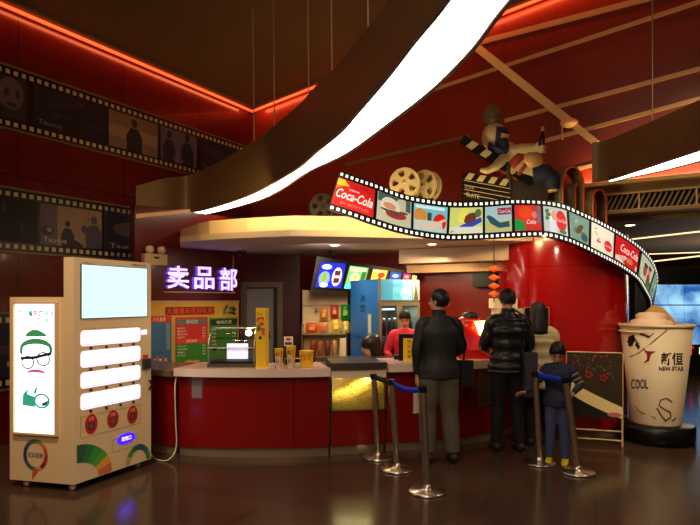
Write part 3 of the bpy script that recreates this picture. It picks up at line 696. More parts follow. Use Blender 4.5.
# curled film loops
def loops(label, cx, cz_top, wdt, ang, Y):
    b = at(cx, 0, Y); g = thing('film_curl', label, 'film prop', V((b.x, Y, 2.4)))
    zt = at(cx, cz_top, Y).z; w = MB('film_loop'); 
    path = []; R = wdt/2; a = V((math.cos(ang), math.sin(ang), 0)); n = V((-math.sin(ang), math.cos(ang), 0))
    for k in range(25):
        t = PI*k/24; path.append(V((b.x, Y, zt-R*1.2))+a*(-R*math.cos(t))+V((0, 0, R*1.2*math.sin(t))))
    path = [V((path[0].x, path[0].y, 2.4))]+path+[V((path[-1].x, path[-1].y, 2.4))]
    hw = n*.085
    w.add([x for p in path for x in (p-hw, p+hw)], [(2*i, 2*i+1, 2*i+3, 2*i+2) for i in range(len(path)-1)], True)
    o = w.build('curled_film', g); m = o.modifiers.new('thick', 'SOLIDIFY'); m.thickness = .012
    e = MB(flat((236, 110, 60))); 
    for sg in (-1, 1): e.tube([p+hw*sg for p in path], .013, 6)
    e.build('edge_trim', g)
    return g
loops('tall arch of curled film standing on the red column, between figure and lamp tip', 567.5, 168.5, .36, .5, 7.0)
loops('lower arch of curled film at the right of the tall one', 594.5, 191, .2, .35, 7.0)
loops('small inner film curl inside the tall arch', 570, 184.5, .15, .9, 7.1)
# ------------------------------------------------------------------ the counter
ZW = .91; ZR = .94
def smooth(pts, k=5):
    pts = [V((*p, 0)) for p in pts]; o = []
    for i in range(len(pts)-1):
        for j in range(k): o.append(cr_(pts, i+j/k))
    return o+[pts[-1]]
def Xy(px, Y): return ((px-CX)/F*Y, Y)
wing = None
def inset(path, d):
    if path is wing: return [p+V((0, d*1.2, 0)) for p in path]
    o = []
    for i, p in enumerate(path):
        t = (path[min(i+1, len(path)-1)]-path[max(i-1, 0)]).normalized(); o.append(p+V((-t.y, t.x, 0))*d)
    return o
def slab(w, path, depth, z0, z1, front=0):
    a = inset(path, front); b = inset(path, depth); w.prism([V((p.x, p.y, z0)) for p in a]+[V((p.x, p.y, z0)) for p in b[::-1]], (0, 0, z1-z0)); return w
left = smooth([Xy(173.5, 5.86), Xy(210, 5.78), Xy(260, 5.76), Xy(300, 5.78), Xy(330.5, 5.84)])
wing = smooth([Xy(84, 6.62), Xy(120, 6.3), Xy(150, 6.0), Xy(172, 5.87)], 3)
right = smooth([Xy(389, 5.98), Xy(420, 6.04), Xy(450, 6.12), Xy(478, 6.28), Xy(505, 6.6), Xy(521, 6.85)])
def cabinet(label, path, m, d0=.1, depth=.6, ztop=ZW-.09):
    g = thing('counter_cabinet', label, 'counter', V((path[0].x, path[0].y, 0)))
    w = MB(m); a = inset(path, d0); b = inset(path, depth); L = 0
    for i in range(len(a)-1):
        l = (a[i+1]-a[i]).length
        w.add([V((*a[i].xy, .1)), V((*a[i+1].xy, .1)), V((*a[i+1].xy, ztop)), V((*a[i].xy, ztop))], [(0, 1, 2, 3)], uvs=[(L, .1), (L+l, .1), (L+l, ztop), (L, ztop)]); L += l
    for p, q in ((b[-1], b[0]), (b[0], a[0]), (a[-1], b[-1])):
        w.add([V((*p.xy, .1)), V((*q.xy, .1)), V((*q.xy, ztop)), V((*p.xy, ztop))], [(0, 1, 2, 3)])
    n = len(a); w.add([V((*p.xy, ztop)) for p in a]+[V((*p.xy, ztop)) for p in b[::-1]], [tuple(range(2*n))])
    w.build('cabinet_body', g); slab(MB('kick'), path, depth-.03, .0, .1, d0+.03).build('kick_plate', g); return g
cabinet('long red counter front left of the popcorn case', left, 'counter_red')
cabinet('short red counter wing behind the vending machine', wing, 'counter_red', .08)
gR = cabinet('red counter front behind the two standing customers', right, 'counter_red', .12)
o = slab(MB('worktop'), left, .62, ZW-.08, ZW).build('worktop', bevel=.008, label='pale worktop on the counter left of the popcorn case', category='worktop')
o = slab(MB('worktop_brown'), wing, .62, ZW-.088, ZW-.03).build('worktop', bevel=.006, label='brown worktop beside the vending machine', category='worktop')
o = slab(MB('worktop'), right, .62, ZR-.085, ZR).build('worktop', bevel=.008, label='pale worktop on the right of the popcorn case behind the customers', category='worktop')
# popcorn case
wp = smooth([Xy(331.5, 5.86), Xy(360, 5.9), Xy(388, 5.98)], 2)
g = thing('popcorn_case', 'glass fronted popcorn case glowing yellow in the middle of the counter', 'display case', V((wp[0].x, wp[0].y, 0)))
ZB = .46
w = MB('counter_red'); slab(w, wp, .6, .1, ZB, .1).build('case_base', g); slab(MB('kick'), wp, .57, 0, .1, .14).build('kick_plate', g)
a = inset(wp, .06); b = inset(wp, .6)
w = MB('cream'); 
for p, q in ((b[0], b[-1]),): w.obox(V((*p.xy, ZB)), V((*(q-p).xy, 0)), V((0, .02, 0)), V((0, 0, .46)))
w.build('back_panel', g)
w = MB('steel'); 
for p, q in ((a[0], b[0]), (a[-1], b[-1])): w.obox(V((*p.xy, ZB)), V((*(q-p).xy, 0)), V((.012 if p is a[0] else -.012, 0, 0)), V((0, 0, .45)))
w.build('side_panel', g)
w = MB('glass'); 
for i in range(len(a)-1): w.add([V((*a[i].xy, ZB)), V((*a[i+1].xy, ZB)), V((*a[i+1].xy, .78)), V((*a[i].xy, .78))], [(0, 1, 2, 3)])
w.build('front_glass', g)
w = MB('cream'); slab(w, wp, .12, .8, .89, .05); w.build('header_panel', g)
lp = [V(((x-CX)/F*y, y, 0)) for x, y in ((316, 6.18), (402, 6.3))]
w = MB('steel'); slab(w, wp, .62, .885, .955, .03); w.build('case_top', g)
w = MB('case_lamp'); p, q = inset(wp, .2)[0], inset(wp, .2)[-1]; w.tube([V((p.x+.05, p.y, .85)), V((q.x-.05, q.y, .85))], .012); w.build('lamp_tube', g)
lamp('popcorn_light', 'AREA', ((p.x+q.x)/2, (p.y+q.y)/2+.02, .77), 2.3, (1, .84, .42), .45, ((p.x+q.x)/2, (p.y+q.y)/2+.05, 0), sy=.1)
# popcorn heap: one pile nobody could count
bm = MB('popcorn'); rd = random.Random(3); p0, p1 = inset(wp, .08)[0], inset(wp, .08)[-1]; vd = V((*(inset(wp, .57)[0]-inset(wp, .08)[0]).xy, 0))
bm2 = bmesh.new(); bmesh.ops.create_icosphere(bm2, subdivisions=1, radius=1); ico = [v.co.copy() for v in bm2.verts]; icf = [tuple(v.index for v in f.verts) for f in bm2.faces]; bm2.free()
def heap(s, t): return .09+.2*math.exp(-((s-.85)/.35)**2)*(.4+.6*min(1, t*2.2))+.08*s+.06*t
nx, ny = 34, 20; vs = []
for j in range(ny+1):
    for i in range(nx+1):
        s, t = .01+.98*i/nx, j/ny*.98+.01; q = p0.lerp(p1, s)+vd*t; vs.append(V((q.x, q.y, ZB+heap(s, t)-.01)))
bm.add(vs, [(j*(nx+1)+i, j*(nx+1)+i+1, (j+1)*(nx+1)+i+1, (j+1)*(nx+1)+i) for j in range(ny) for i in range(nx)])
bm.add([V((*vs[i].xy, ZB)) for i in range(nx+1)]+vs[:nx+1], [(i, i+1, nx+2+i, nx+1+i) for i in range(nx)])
for k in range(2600):
    s = rd.random(); t = rd.random()**1.6; q = p0.lerp(p1, .02+.96*s)+vd*(.02+.94*t); z = ZB+heap(s, t)+rd.uniform(-.005, .008)
    if k % 2: q = p0.lerp(p1, .02+.96*s)+vd*.005; z = ZB+.012+rd.random()*(heap(s, 0)-.015)
    r = rd.uniform(.009, .0145); bm.add([V((q.x, q.y, z))+V((c.x*r*rd.uniform(.7, 1.3), c.y*r*rd.uniform(.7, 1.3), c.z*r*rd.uniform(.7, 1.3))) for c in ico], icf)
bm.build('popcorn_pile', label='heap of yellow popcorn behind the case glass', category='popcorn', kind='stuff')
MB('white_plastic').obox(V((p0.x+.02, p0.y+.05, .79)), (.1, .02, -.02), (0, .1, .02), (0, 0, .005)).build('scoop_tray', g)
# steel ledge and warmer tray behind the case
w = MB('steel'); P0, P1 = at(314, 0, 6.50), at(404, 0, 6.6); w.obox(V((P0.x, 6.7, ZW-.02)), (P1.x-P0.x, .05, 0), (0, .14, 0), (0, 0, .05)); 
for q in (P0.x+.02, P1.x-.06): w.obox(V((q, 6.77, 0)), (.04, 0, 0), (0, .04, 0), (0, 0, ZW-.02))
w.build('steel_ledge', label='dark steel ledge running behind the popcorn case', category='ledge', bevel=.004)
mat('notice_grey', (128, 116, 124), .5)
# papers and panels on the counter fronts
def on_front(path, px, y0, y1, wpx, name, m, th=.015, **k):
    best = min(range(len(path)), key=lambda i: abs(path[i].x/path[i].y*F+CX-px)); p = path[best]; t = (path[min(best+1, len(path)-1)]-path[max(best-1, 0)]).normalized(); n = V((t.y, -t.x, 0))
    z0, z1 = EYE+(HY-y1)/F*p.y, EYE+(HY-y0)/F*p.y; wd = wpx/F*p.y
    return MB(m).obox(V((p.x, p.y, z0))-t*wd/2+n*.001, t*wd, n*th, V((0, 0, z1-z0))).build(name, **k)
on_front(inset(left, .1), 196, 379, 398, 11, 'paper_notice', 'notice_grey', .006, label='small pale blue-grey notice on the red counter under the worktop', category='notice')
on_front(inset(right, .12), 417, 392, 413, 7, 'switch_plate', 'white_plastic', .02, label='pale plate on the red counter beside the customer in grey trousers', category='switch')
for s_ in (0,):
    p = inset(right, .12); i = min(range(len(p)), key=lambda i: abs(p[i].x/p[i].y*F+CX-484)); q = p[i]; t = (p[i+1]-p[i-1]).normalized(); n = V((t.y, -t.x, 0))
    g2 = thing('display_cabinet_door', 'grey framed glass door in the counter beside the long black trousers', 'cabinet door', V((q.x, q.y, .45)))
    w = MB('frame_grey'); S = Surf(V((q.x, q.y, .42))-t*.16+n*.002, t*.32, V((0, 0, .42))); S.frame(w, 0, 0, 1, 1, .07, .06, 0, .02); w.build('frame', g2)
    w = MB('poster_dark'); S.rect(w, .06, .05, .94, .95, .004); w.build('pane', g2)
# ------------------------------------------------------------------ things on the left worktop
def onw(px, Y, z=ZW): p = at(px, 0, Y); return V((p.x, Y, z))
# curved glass food warmer
g = thing('food_warmer', 'curved glass food warmer with lamp on the pale worktop', 'food warmer', onw(232, 6.05))
x0, x1 = onw(209, 6.0).x, onw(256, 6.0).x; y0, y1 = 5.92, 6.32
w = MB('steel'); w.box(x0, x1, y0, y1, ZW, ZW+.04); w.build('tray_base', g, bevel=.004)
def prof(k): 
    t = k/10*PI/2; return (y0+.02+.2*(1-math.cos(t)) , ZW+.2+.19*math.sin(t))
pts = [(y0+.01, ZW+.04)]+[prof(k) for k in range(11)]+[(y1, ZW+.39)]
w = MB('glass'); w.add([v for y, z in pts for v in (V((x0+.01, y, z)), V((x1-.01, y, z)))], [(2*i, 2*i+1, 2*i+3, 2*i+2) for i in range(len(pts)-1)], True); w.build('curved_glass', g)
w = MB('chrome')
for x in (x0+.01, x1-.01): w.tube([V((x, y, z)) for y, z in pts]+[V((x, y1, ZW+.04))], .007, 6)
for z, y in ((ZW+.2, y0+.01), (ZW+.39, y1-.01), (ZW+.39, y0+.2)): w.tube([V((x0, y, z)), V((x1, y, z))], .006, 6)
w.build('frame_rail', g)
w = MB('glass'); w.box(x0+.02, x1-.02, y0+.06, y1-.02, ZW+.17, ZW+.176); w.box(x0+.02, x1-.02, y0+.16, y1-.02, ZW+.28, ZW+.284); w.build('shelf', g)
w = MB('light_white'); w.box(x0+.13, x1-.13, y1-.06, y1-.05, ZW+.05, ZW+.22); w.build('lit_back', g)
w = MB('prop_dark'); w.box(x0+.02, x1-.02, y0+.03, y1-.1, ZW+.04, ZW+.06); w.build('food_tray', g)
w = MB('down_lamp'); w.sph(V((x1-.1, y0+.22, ZW+.34)), (.035, .035, .03)); w.build('lamp_bulb', g)
lamp('warmer_bulb_light', 'POINT', (x1-.1, y0+.18, ZW+.44), 2.2, (1, .78, .45), .03)
# yellow tower box
p = onw(262, 5.98); g = thing('yellow_tower_box', 'tall narrow yellow box with coloured characters beside the food warmer', 'box', p)
hx = .055; ht = EYE-8/F*5.95-ZW
w = MB('yellow'); w.obox(p+V((-hx, -.05, 0)), (.1, 0, 0), (.02, .09, 0), (0, 0, ht)); w.build('box_body', g, bevel=.003)
S = Surf(p+V((-hx, -.051, 0)), V((.1, 0, 0)), V((0, 0, ht)), V((0, -1, 0))); w = MB(flat((60, 40, 20))); S.text(w, 'Super', .15, .88, .7, .92)
w.use(flat((200, 30, 70))); S.text(w, '爆', .04, .7, .9, .85, .003, .04); w.use(flat((40, 120, 60))); S.text(w, '米', .02, .6, .55, .72, .004, .04); w.use(flat((210, 30, 90))); S.text(w, '花', .38, .54, .99, .67, .005, .04); w.use(flat((40, 20, 60))); S.ell(w, .45, .5, .16, .03, .003)
w.build('printed_writing', g)
# cups
def cup(label, px, Y, rt_, rb_, h, m, group, writing=None, z=ZW, name='paper_cup', tilt=0):
    p = onw(px, Y, z); g = thing(name, label, 'cup' if name == 'paper_cup' else 'bucket', p, group)
    MB(m).lathe([(0, 0.004), (rb_, .004), (rb_, 0), (rb_+.001, .003), (rt_, h-.004), (rt_+.003, h), (rt_-.003, h), (rb_-.003, .008), (0, .008)], p, 20).build('cup_body', g)
    if writing:
        w = MB(flat(writing[1])); vs, fs = textgeo(writing[0], .03)
        def mp(x, y): 
            v = .35+.42*y; r = rb_+(rt_-rb_)*v+.002; a = -PI/2+(x-.5)*1.7; return p+V((r*math.cos(a), r*math.sin(a), h*v+x*.02))
        w.add([mp(x, y) for x, y in vs], fs); w.build('printed_writing', g)
cup('yellow cup, left of the two tall yellow cups on the worktop', 279, 5.98, .046, .034, .19-.0, 'yellow', 'yellow popcorn cups', ('爆米花', (150, 30, 30)))
cup('yellow cup, right of the two tall yellow cups on the worktop', 291, 6.0, .05, .036, .215, 'yellow', 'yellow popcorn cups', ('爆米花', (150, 24, 40)))
cup('small white cup in front of the left yellow cup', 278, 5.85, .03, .022, .11, 'white_plastic', 'small white cups', ('杯', (150, 120, 130)))
cup('small white cup in front of the right yellow cup', 290, 5.86, .031, .023, .125, 'white_plastic', 'small white cups', ('杯', (170, 110, 60)))
cup('wide yellow popcorn bucket near the right end of the left worktop', 306.5, 6.02, .078, .062, .165, 'yellow', None, ('爆米花桶', (200, 110, 10)), name='popcorn_bucket')
p = onw(288.5, 6.2); g = thing('card_holder', 'small printed card box behind the yellow cups', 'card box', p)
MB('prop_dark').obox(p+V((-.05, 0, 0)), (.1, 0, 0), (0, .04, 0), (0, 0, .3)).build('box_body', g); S = Surf(p+V((-.048, -.001, .2)), V((.096, 0, 0)), V((0, 0, .1)), V((0, -1, 0)))
w = MB(flat((230, 220, 200))); S.rect(w, 0, 0, 1, 1); w.use(flat((170, 60, 30))); S.ell(w, .5, .7, .3, .15, .003); w.use(flat((60, 60, 90))); S.rect(w, .1, .1, .9, .4, .003); w.build('picture_label', g)
p = onw(296, 6.16); w = MB('chrome'); w.tube([p+V((-.12, 0, .07)), p+V((.12, 0, .07))], .005); w.tube([p+V((-.12, 0, 0)), p+V((-.12, 0, .07))], .005); w.tube([p+V((.12, 0, 0)), p+V((.12, 0, .07))], .005)
w.build('wire_rack', label='low wire rack behind the yellow cups', category='rack')
# power cord
pts = [onw(176, 5.9, ZW-.1), V((-1.76, 5.83, .7)), V((-1.75, 5.82, .4)), V((-1.74, 5.8, .12)), V((-1.8, 5.72, .02)), V((-1.95, 5.8, .012)), V((-2.05, 5.98, .012))]
pts = [cr_(pts, i*6/40) for i in range(41)]
MB('white_plastic').tube(pts, .006, 6).build('power_cord', label='thin pale power cord hanging from the counter end to the floor', category='cord')
# ------------------------------------------------------------------ 卖品部 sign, emergency light, menu boards
g = thing('lit_sign', 'glowing violet white 卖品部 characters on the red wall', 'sign', PS.hit(165, 291))
w = MB('gold_trim'); w.obox(PS.hit(163, 292.5, .005), PS.d*(PS.t(234)-PS.t(163)), PS.n*.03, V((0, 0, .015))); 
w.obox(PS.hit(232, 292.5, .005), PS.d*.015, PS.n*.02, PS.hit(232, 256)-PS.hit(232, 292.5)); w.build('sign_rail', g)
for ch, x0, yt, x1, yb in (('卖', 164.5, 265.5, 186.5, 288.5), ('品', 191.5, 266.5, 211.5, 289), ('部', 217, 267.5, 234.5, 290.5)):
    S = Surf.px(PS, x0, yt, x1, yb, .02); vs, fs = textgeo(ch, .018)
    w = MB('sign_glow'); w.add([S.P(x, y, .05) for x, y in vs], fs); w.use('sign_side')
    from collections import Counter
    ed = Counter(tuple(sorted((f[i], f[(i+1) % len(f)]))) for f in fs for i in range(len(f)))
    for (i, j), c_ in ed.items():
        if c_ == 1: w.add([S.P(*vs[i], .05), S.P(*vs[j], .05), S.P(*vs[j], 0), S.P(*vs[i], 0)], [(0, 1, 2, 3)])
    w.build('letter', g)
g = thing('emergency_light', 'cream twin lamp emergency light on the red wall above the vending machine', 'emergency light', PS.hit(148, 264))
S = Surf.px(PS, 141.5, 253.5, 164, 264.5, 0); w = MB('machine_cream'); S.block(w, 0, 0, 1, 1, 0, .08); w.build('housing', g, bevel=.01)
w = MB('prop_dark'); S.poly(w, [(.35, .75), (.68, .72), (.6, .55), (.45, .57)], .082); w.build('label_mark', g)
for u in (.26, .78):
    c_ = S.P(u, 1.38, .05); q = MB('machine_cream').cyl(c_-PS.n*.03, .05, .06, 20, PS.n).build('lamp_head', g); MB('white_plastic').sph(c_+PS.n*.025, (.04, .04, .04)).build('lens', q)
g = thing('menu_board', 'yellow menu board with red, blue and green panels on the wall under the lit sign', 'menu board', PS.hit(152, 372))
S = Surf.px(PS, 130, 303, 238, 378, 0); w = MB('yellow'); M.get('mustard') or mat('mustard', (206, 158, 52), .5, noise=.2, nscale=6)
w = MB('mustard'); S.block(w, 0, 0, 1, 1, 0, .015); w.build('board', g)
w = MB('gold_trim'); S.block(w, 0, 1, 1, 1.03, 0, .03); w.build('top_rail', g)
def panel(name, x0, yt, x1, yb, off=.016): return Surf.px(PS, x0, yt, x1, yb, off)
def brick(w, s, u0, v0, u1, v1): s.rect(w, u0, v0, u1, v1, .003)
s = panel('h', 164.5, 307, 213.5, 315.5); w = MB(flat((110, 16, 14))); s.rect(w, 0, 0, 1, 1, .001); w.use(flat((226, 80, 34))); s.text(w, '大爆爆米花好礼抢', .02, .08, .98, .92, .003, .01); w.build('header_writing', g)
s = panel('blue', 139, 316.5, 171, 371); w = MB(flat((58, 104, 150))); s.rect(w, 0, 0, 1, 1, .001); w.use(flat((200, 44, 36))); s.rect(w, 0, .88, 1, 1, .002)
w.use(flat((240, 220, 210))); s.text(w, '大礼盒装', .4, .9, .8, .98); w.use(flat((150, 190, 210)))
for k in range(11): s.rect(w, .1, .83-.045*k, .62, .834-.045*k, .003); w.use(flat((210, 225, 230))); s.text(w, '¥%d' % (18+3*k), .82, .82-.045*k, .93, .85-.045*k); w.use(flat((110, 150, 184)))
for k, c_ in enumerate(((230, 200, 60), (220, 90, 50), (230, 230, 220), (200, 60, 50), (240, 180, 60))): w.use(flat(c_)); s.rect(w, .42+.09*k, .06, .48+.09*k, .2+.05*(k % 2), .004)
w.use(flat((230, 180, 50))); s.poly(w, [(.5, 0), (1, 0), (1, .1)], .003); w.build('menu_panel', g)
s = panel('rg', 174.5, 317.5, 207, 368); w = MB(flat((198, 46, 34))); s.rr(w, 0, 0, 1, 1, .04, .03, .001); w.use(flat((60, 130, 40))); s.rect(w, 0, 0, 1, .47, .002); w.use(flat((226, 62, 46))); s.rect(w, .04, .48, .96, .56, .003)
w.use(flat((92, 112, 120))); s.rect(w, .05, .86, .95, .96, .002); w.use(flat((240, 240, 230))); s.text(w, '爆米花类', .33, .87, .68, .95, .004); s.text(w, '饮料单点', .32, .49, .66, .55, .005)
for k, v in enumerate((.76, .7, .64, .58, .4, .34, .28, .22)):
    s.text(w, ['爆米花大份', '爆米花中份', '爆米花小份', '加送可乐', '可乐大杯', '可乐中杯', '雪碧橙汁', '矿泉水'][k], .06, v, .28+.04*(k % 3), v+.04, .005); s.text(w, '¥%d' % (12+4*k), .82, v, .92, v+.04, .005)
w.use(flat((196, 150, 80))); s.ell(w, .4, .05, .16, .09, .006); s.ell(w, .62, .05, .14, .08, .007); w.use(flat((150, 80, 40))); s.ell(w, .5, .03, .1, .05, .008); w.build('menu_panel', g)
s = panel('g', 208.5, 318, 237, 372); w = MB(flat((66, 128, 50))); s.rect(w, 0, 0, 1, 1, .001); w.use(flat((24, 44, 28))); s.rect(w, .04, .86, .96, .97, .002); w.use(flat((220, 230, 210))); s.text(w, '咖啡奶茶', .25, .88, .78, .95, .004)
for k in range(6): s.text(w, '热饮', .08, .76-.07*k, .24, .8-.07*k, .004); s.text(w, '¥%d' % (15+k), .8, .76-.07*k, .92, .8-.07*k, .004)
w.build('menu_panel', g)
s = panel('pl', 219, 304, 238, 317); w = MB(flat((70, 74, 30))); rd = random.Random(5)
for k in range(14): w.use(flat(rd.choice([(60, 70, 30), (110, 110, 50), (40, 50, 24), (180, 160, 90)]))); s.ell(w, rd.uniform(.15, .85), rd.uniform(.2, .8), rd.uniform(.08, .2), rd.uniform(.05, .12), .003+.0003*k, 8, rd.uniform(0, 3))
w.build('plant_picture', g)
lamp('menu_light', 'SPOT', PS.hit(190, 290)+PS.n*.9+V((0, 0, .3)), 16, (1, .78, .4), .1, PS.hit(192, 345), 80, .8)
# small yellow notice on the grey door
p = at(261.5, 322, 8.88); MB('yellow').obox(p+V((-.07, 0, 0)), (.14, 0, 0), (0, .01, 0), (0, 0, .19)).build('door_notice', label='small yellow notice on the grey door behind the tower box', category='notice')
# ------------------------------------------------------------------ menu screens
p0, p1 = at(311, 0, 8.02), at(416, 0, 8.28); PT = Pl((p0.x, p0.y), ((p1-p0).x, (p1-p0).y)); LT = PT.t(418)
g = thing('screen_housing', 'black bulkhead holding the row of menu screens', 'housing', PT.pt(0, 1.7))
def hz(px, py): return PT.hit(px, py)
w = MB('black'); w.prism([hz(310, 292), hz(348.5, 292), hz(348.5, 280), hz(418, 280), hz(418, 272.5), hz(317, 256)], V((-PT.n.x*.18, -PT.n.y*.18, .0))); w.build('housing_body', g)
w = MB('black_matte'); 
for px in (330, 400): q = hz(px, 265); w.tube([V((q.x, q.y+.1, q.z)), V((q.x, q.y+.1, ZK))], .02)
w.build('hanger', g)
def screen(label, q, fn):
    P = [PT.hit(x, y, .03) for x, y in q]       # tl tr br bl
    P[2] += PT.n*-.012; P[3] += PT.n*-.012
    g = thing('menu_screen', label, 'menu screen', P[3], 'menu screens above the kiosk')
    class Q: pass
    s = Q(); n = (P[2]-P[3]).cross(P[0]-P[3]).normalized()
    s.P = lambda u, v, d=0: (P[3]*(1-u)+P[2]*u)*(1-v)+(P[0]*(1-u)+P[1]*u)*v+n*(d+.016)
    for k in ('poly', 'rect', 'ell', 'rr', 'text'): setattr(s, k, getattr(Surf, k).__get__(s))
    w = MB('black'); c_ = [s.P(-.04, -.04, -.001), s.P(1.04, -.04, -.001), s.P(1.04, 1.04, -.001), s.P(-.04, 1.04, -.001)]
    w.prism(c_, -n*.02); w.build('bezel', g)
    w = MB(); fn(s, w); w.build('screen_picture', g)
K = 1.15
def s1(s, w):
    w.use(I(16, 30, 190, K)); s.rect(w, 0, 0, 1, 1, .001); w.use(I(120, 150, 255, K)); s.ell(w, .27, .35, .22, .3, .002); w.use(I(220, 235, 255, K)); s.ell(w, .28, .82, .2, .1, .003); s.ell(w, .3, .1, .16, .09, .003)
    w.use(I(130, 170, 40, K)); s.ell(w, .26, .4, .12, .2, .004); w.use(I(210, 215, 255, K)); s.ell(w, .75, .45, .19, .38, .002); w.use(I(90, 20, 30, K)); s.rect(w, .64, .2, .86, .4, .004); s.rect(w, .64, .5, .86, .7, .004)
    w.use(I(235, 230, 240, K)); s.text(w, 'COMBO', .64, .41, .86, .49, .005)
def s2(s, w):
    w.use(I(110, 190, 110, K)); s.rect(w, 0, 0, 1, 1, .001); w.use(I(235, 250, 200, K)); s.rect(w, .05, .78, .9, .95, .002); s.ell(w, .4, .5, .25, .22, .002); w.use(I(50, 110, 50, K)); s.rect(w, .72, .3, .95, .8, .003); w.use(I(230, 190, 70, K)); s.ell(w, .42, .5, .12, .14, .004); w.use(I(90, 210, 220, K)); s.rect(w, 0, 0, .7, .2, .003)
    w.use(I(30, 90, 40, K)); s.text(w, '鲜榨果汁', .12, .8, .8, .93, .004)
def s3(s, w):
    w.use(I(220, 200, 60, K)); s.rect(w, 0, 0, 1, 1, .001); w.use(I(220, 60, 40, K)); s.ell(w, .65, .45, .25, .3, .002); w.use(I(250, 250, 200, K)); s.rect(w, .1, .7, .6, .9, .003)
def s4(s, w):
    w.use(I(40, 80, 170, K)); s.rect(w, 0, 0, 1, 1, .001); w.use(I(150, 190, 230, K)); s.ell(w, .5, .5, .3, .25, .002)
def s5(s, w):
    w.use(I(220, 50, 110, K)); s.rect(w, 0, 0, 1, 1, .001); w.use(I(250, 180, 190, K)); s.ell(w, .5, .5, .3, .25, .002)
def s6(s, w): w.use(I(200, 220, 120, K)); s.rect(w, 0, 0, 1, 1, .001)
for lb, q, fn in (('leftmost menu screen, mostly blue with a can and a drink', [(320.5, 262), (345.5, 263.8), (340.5, 288.3), (315, 287)], s1),
                  ('green menu screen, second from the left above the snack shelf', [(349.5, 265.8), (368, 268), (362.5, 289.5), (343.5, 288.5)], s2),
                  ('yellow and red menu screen above the fridge side', [(372.5, 269), (387, 270.8), (384.5, 279.5), (370, 279.5)], s3),
                  ('small blue menu screen above the fridge front', [(390, 271.5), (401, 273), (399.5, 279.5), (388.5, 279.5)], s4),
                  ('small pink menu screen, second from the right end of the row', [(403, 273.4), (410, 274.5), (409, 279.5), (402, 279.5)], s5),
                  ('tiny yellow green menu screen at the far right end of the row', [(411.5, 275), (416, 275.8), (415.5, 279.5), (411, 279.5)], s6)):
    screen(lb, q, fn)
# ------------------------------------------------------------------ snack shelf
YS = 8.4
x0, x1 = at(302.5, 0, YS).x, at(347.5, 0, YS).x
g = thing('snack_shelf', 'cream backed wall shelf of hanging snacks behind the worktop', 'shelf', V((x0, YS, 0)))
w = MB('canopy_cream'); w.box(x0, x1, YS, YS+.03, .0, at(0, 290, YS).z); w.build('back_panel', g)
z1 = at(0, 332.5, YS).z; z0 = .72
for zz in (z1, z0): MB('fridge_metal').box(x0, x1, YS-.24, YS, zz-.02, zz).build('shelf_board', g)
w = MB('steel'); zr = at(0, 305, YS).z; w.tube([V((x0, YS-.05, zr)), V((x1, YS-.05, zr))], .005); w.box(x0, x0+.02, YS-.24, YS, 0, z1+.12); w.box(x1-.02, x1, YS-.24, YS, 0, z1); w.build('rail', g)
def bag(label, px, py0, py1, wpx, col, col2, Y, group, pegs=False):
    z0b, z1b = at(0, py1, Y).z, at(0, py0, Y).z; c0 = at(px, 0, Y); wd = wpx/F*Y; N = 8; vs = []
    if not pegs: z0b = z1+.0
    for j in range(N+1):
        for i in range(N+1):
            u, v = i/N, j/N; d = .035*math.sin(PI*u)**.6*math.sin(PI*v)**.6 if 0 < u < 1 and 0 < v < 1 else 0
            vs.append(V((c0.x+(u-.5)*wd, Y-d, z0b+(z1b-z0b)*v)))
    M.get('bag%02x%02x%02x' % col) or mat('bag%02x%02x%02x' % col, col, .3, noise=.3, nscale=25)
    w = MB('bag%02x%02x%02x' % col); w.add(vs, [(j*(N+1)+i, j*(N+1)+i+1, (j+1)*(N+1)+i+1, (j+1)*(N+1)+i) for j in range(N) for i in range(N)], True)
    w.add([V((v.x, v.y+2*(Y-v.y), v.z)) for v in vs], [(j*(N+1)+i, (j+1)*(N+1)+i, (j+1)*(N+1)+i+1, j*(N+1)+i+1) for j in range(N) for i in range(N)], True)
    w.use(flat(col2)); w.add([V((c0.x+a*wd, Y-.045, z0b+(z1b-z0b)*b)) for a, b in ((-.25, .3), (.25, .3), (.25, .62), (-.25, .62))], [(0, 1, 2, 3)])
    w.build('snack_bag', label=label, category='snack bag', group=group)
HG, SG = 'snack packets hanging on the rail', 'snack bags standing on the shelf'
bag('small white snack packet hanging at the left of the rail', 316.5, 306, 312, 4, (190, 180, 150), (150, 130, 100), YS-.05, HG, True)
bag('orange snack packet hanging on the rail', 324, 308, 321, 8, (214, 130, 50), (240, 190, 100), YS-.05, HG, True)
bag('red snack packet hanging on the rail', 334.5, 305, 318, 8, (196, 60, 40), (240, 160, 120), YS-.05, HG, True)
bag('green snack packet hanging at the right of the rail', 345.5, 304.5, 320, 9, (24, 130, 40), (150, 210, 90), YS-.05, HG, True)
bag('large red orange snack bag at the left of the shelf', 312, 323, 332, 12, (206, 76, 30), (240, 160, 60), YS-.16, SG)
bag('orange brown snack bag second on the shelf', 323, 322, 332, 10, (206, 140, 80), (220, 90, 50), YS-.16, SG)
bag('yellow snack bag in the middle of the shelf', 336, 319, 332, 9, (222, 186, 50), (250, 230, 120), YS-.16, SG)
bag('pale yellow green snack bag near the right of the shelf', 346, 321, 332, 6, (214, 206, 90), (250, 250, 180), YS-.16, SG)
bag('olive snack bag at the right end of the shelf', 352, 323, 332, 5, (130, 130, 60), (180, 190, 110), YS-.16, SG)
w = MB('cream'); w.obox(V((at(340, 0, YS-.2).x, YS-.22, z0)), (.1, 0, 0), (0, .12, 0), (0, 0, .34)); w.build('white_box', label='cream box on the lower shelf left of the bob haired attendant', category='box', bevel=.005)
cols = [(150, 60, 40), (170, 90, 50), (120, 60, 40), (190, 150, 90)]
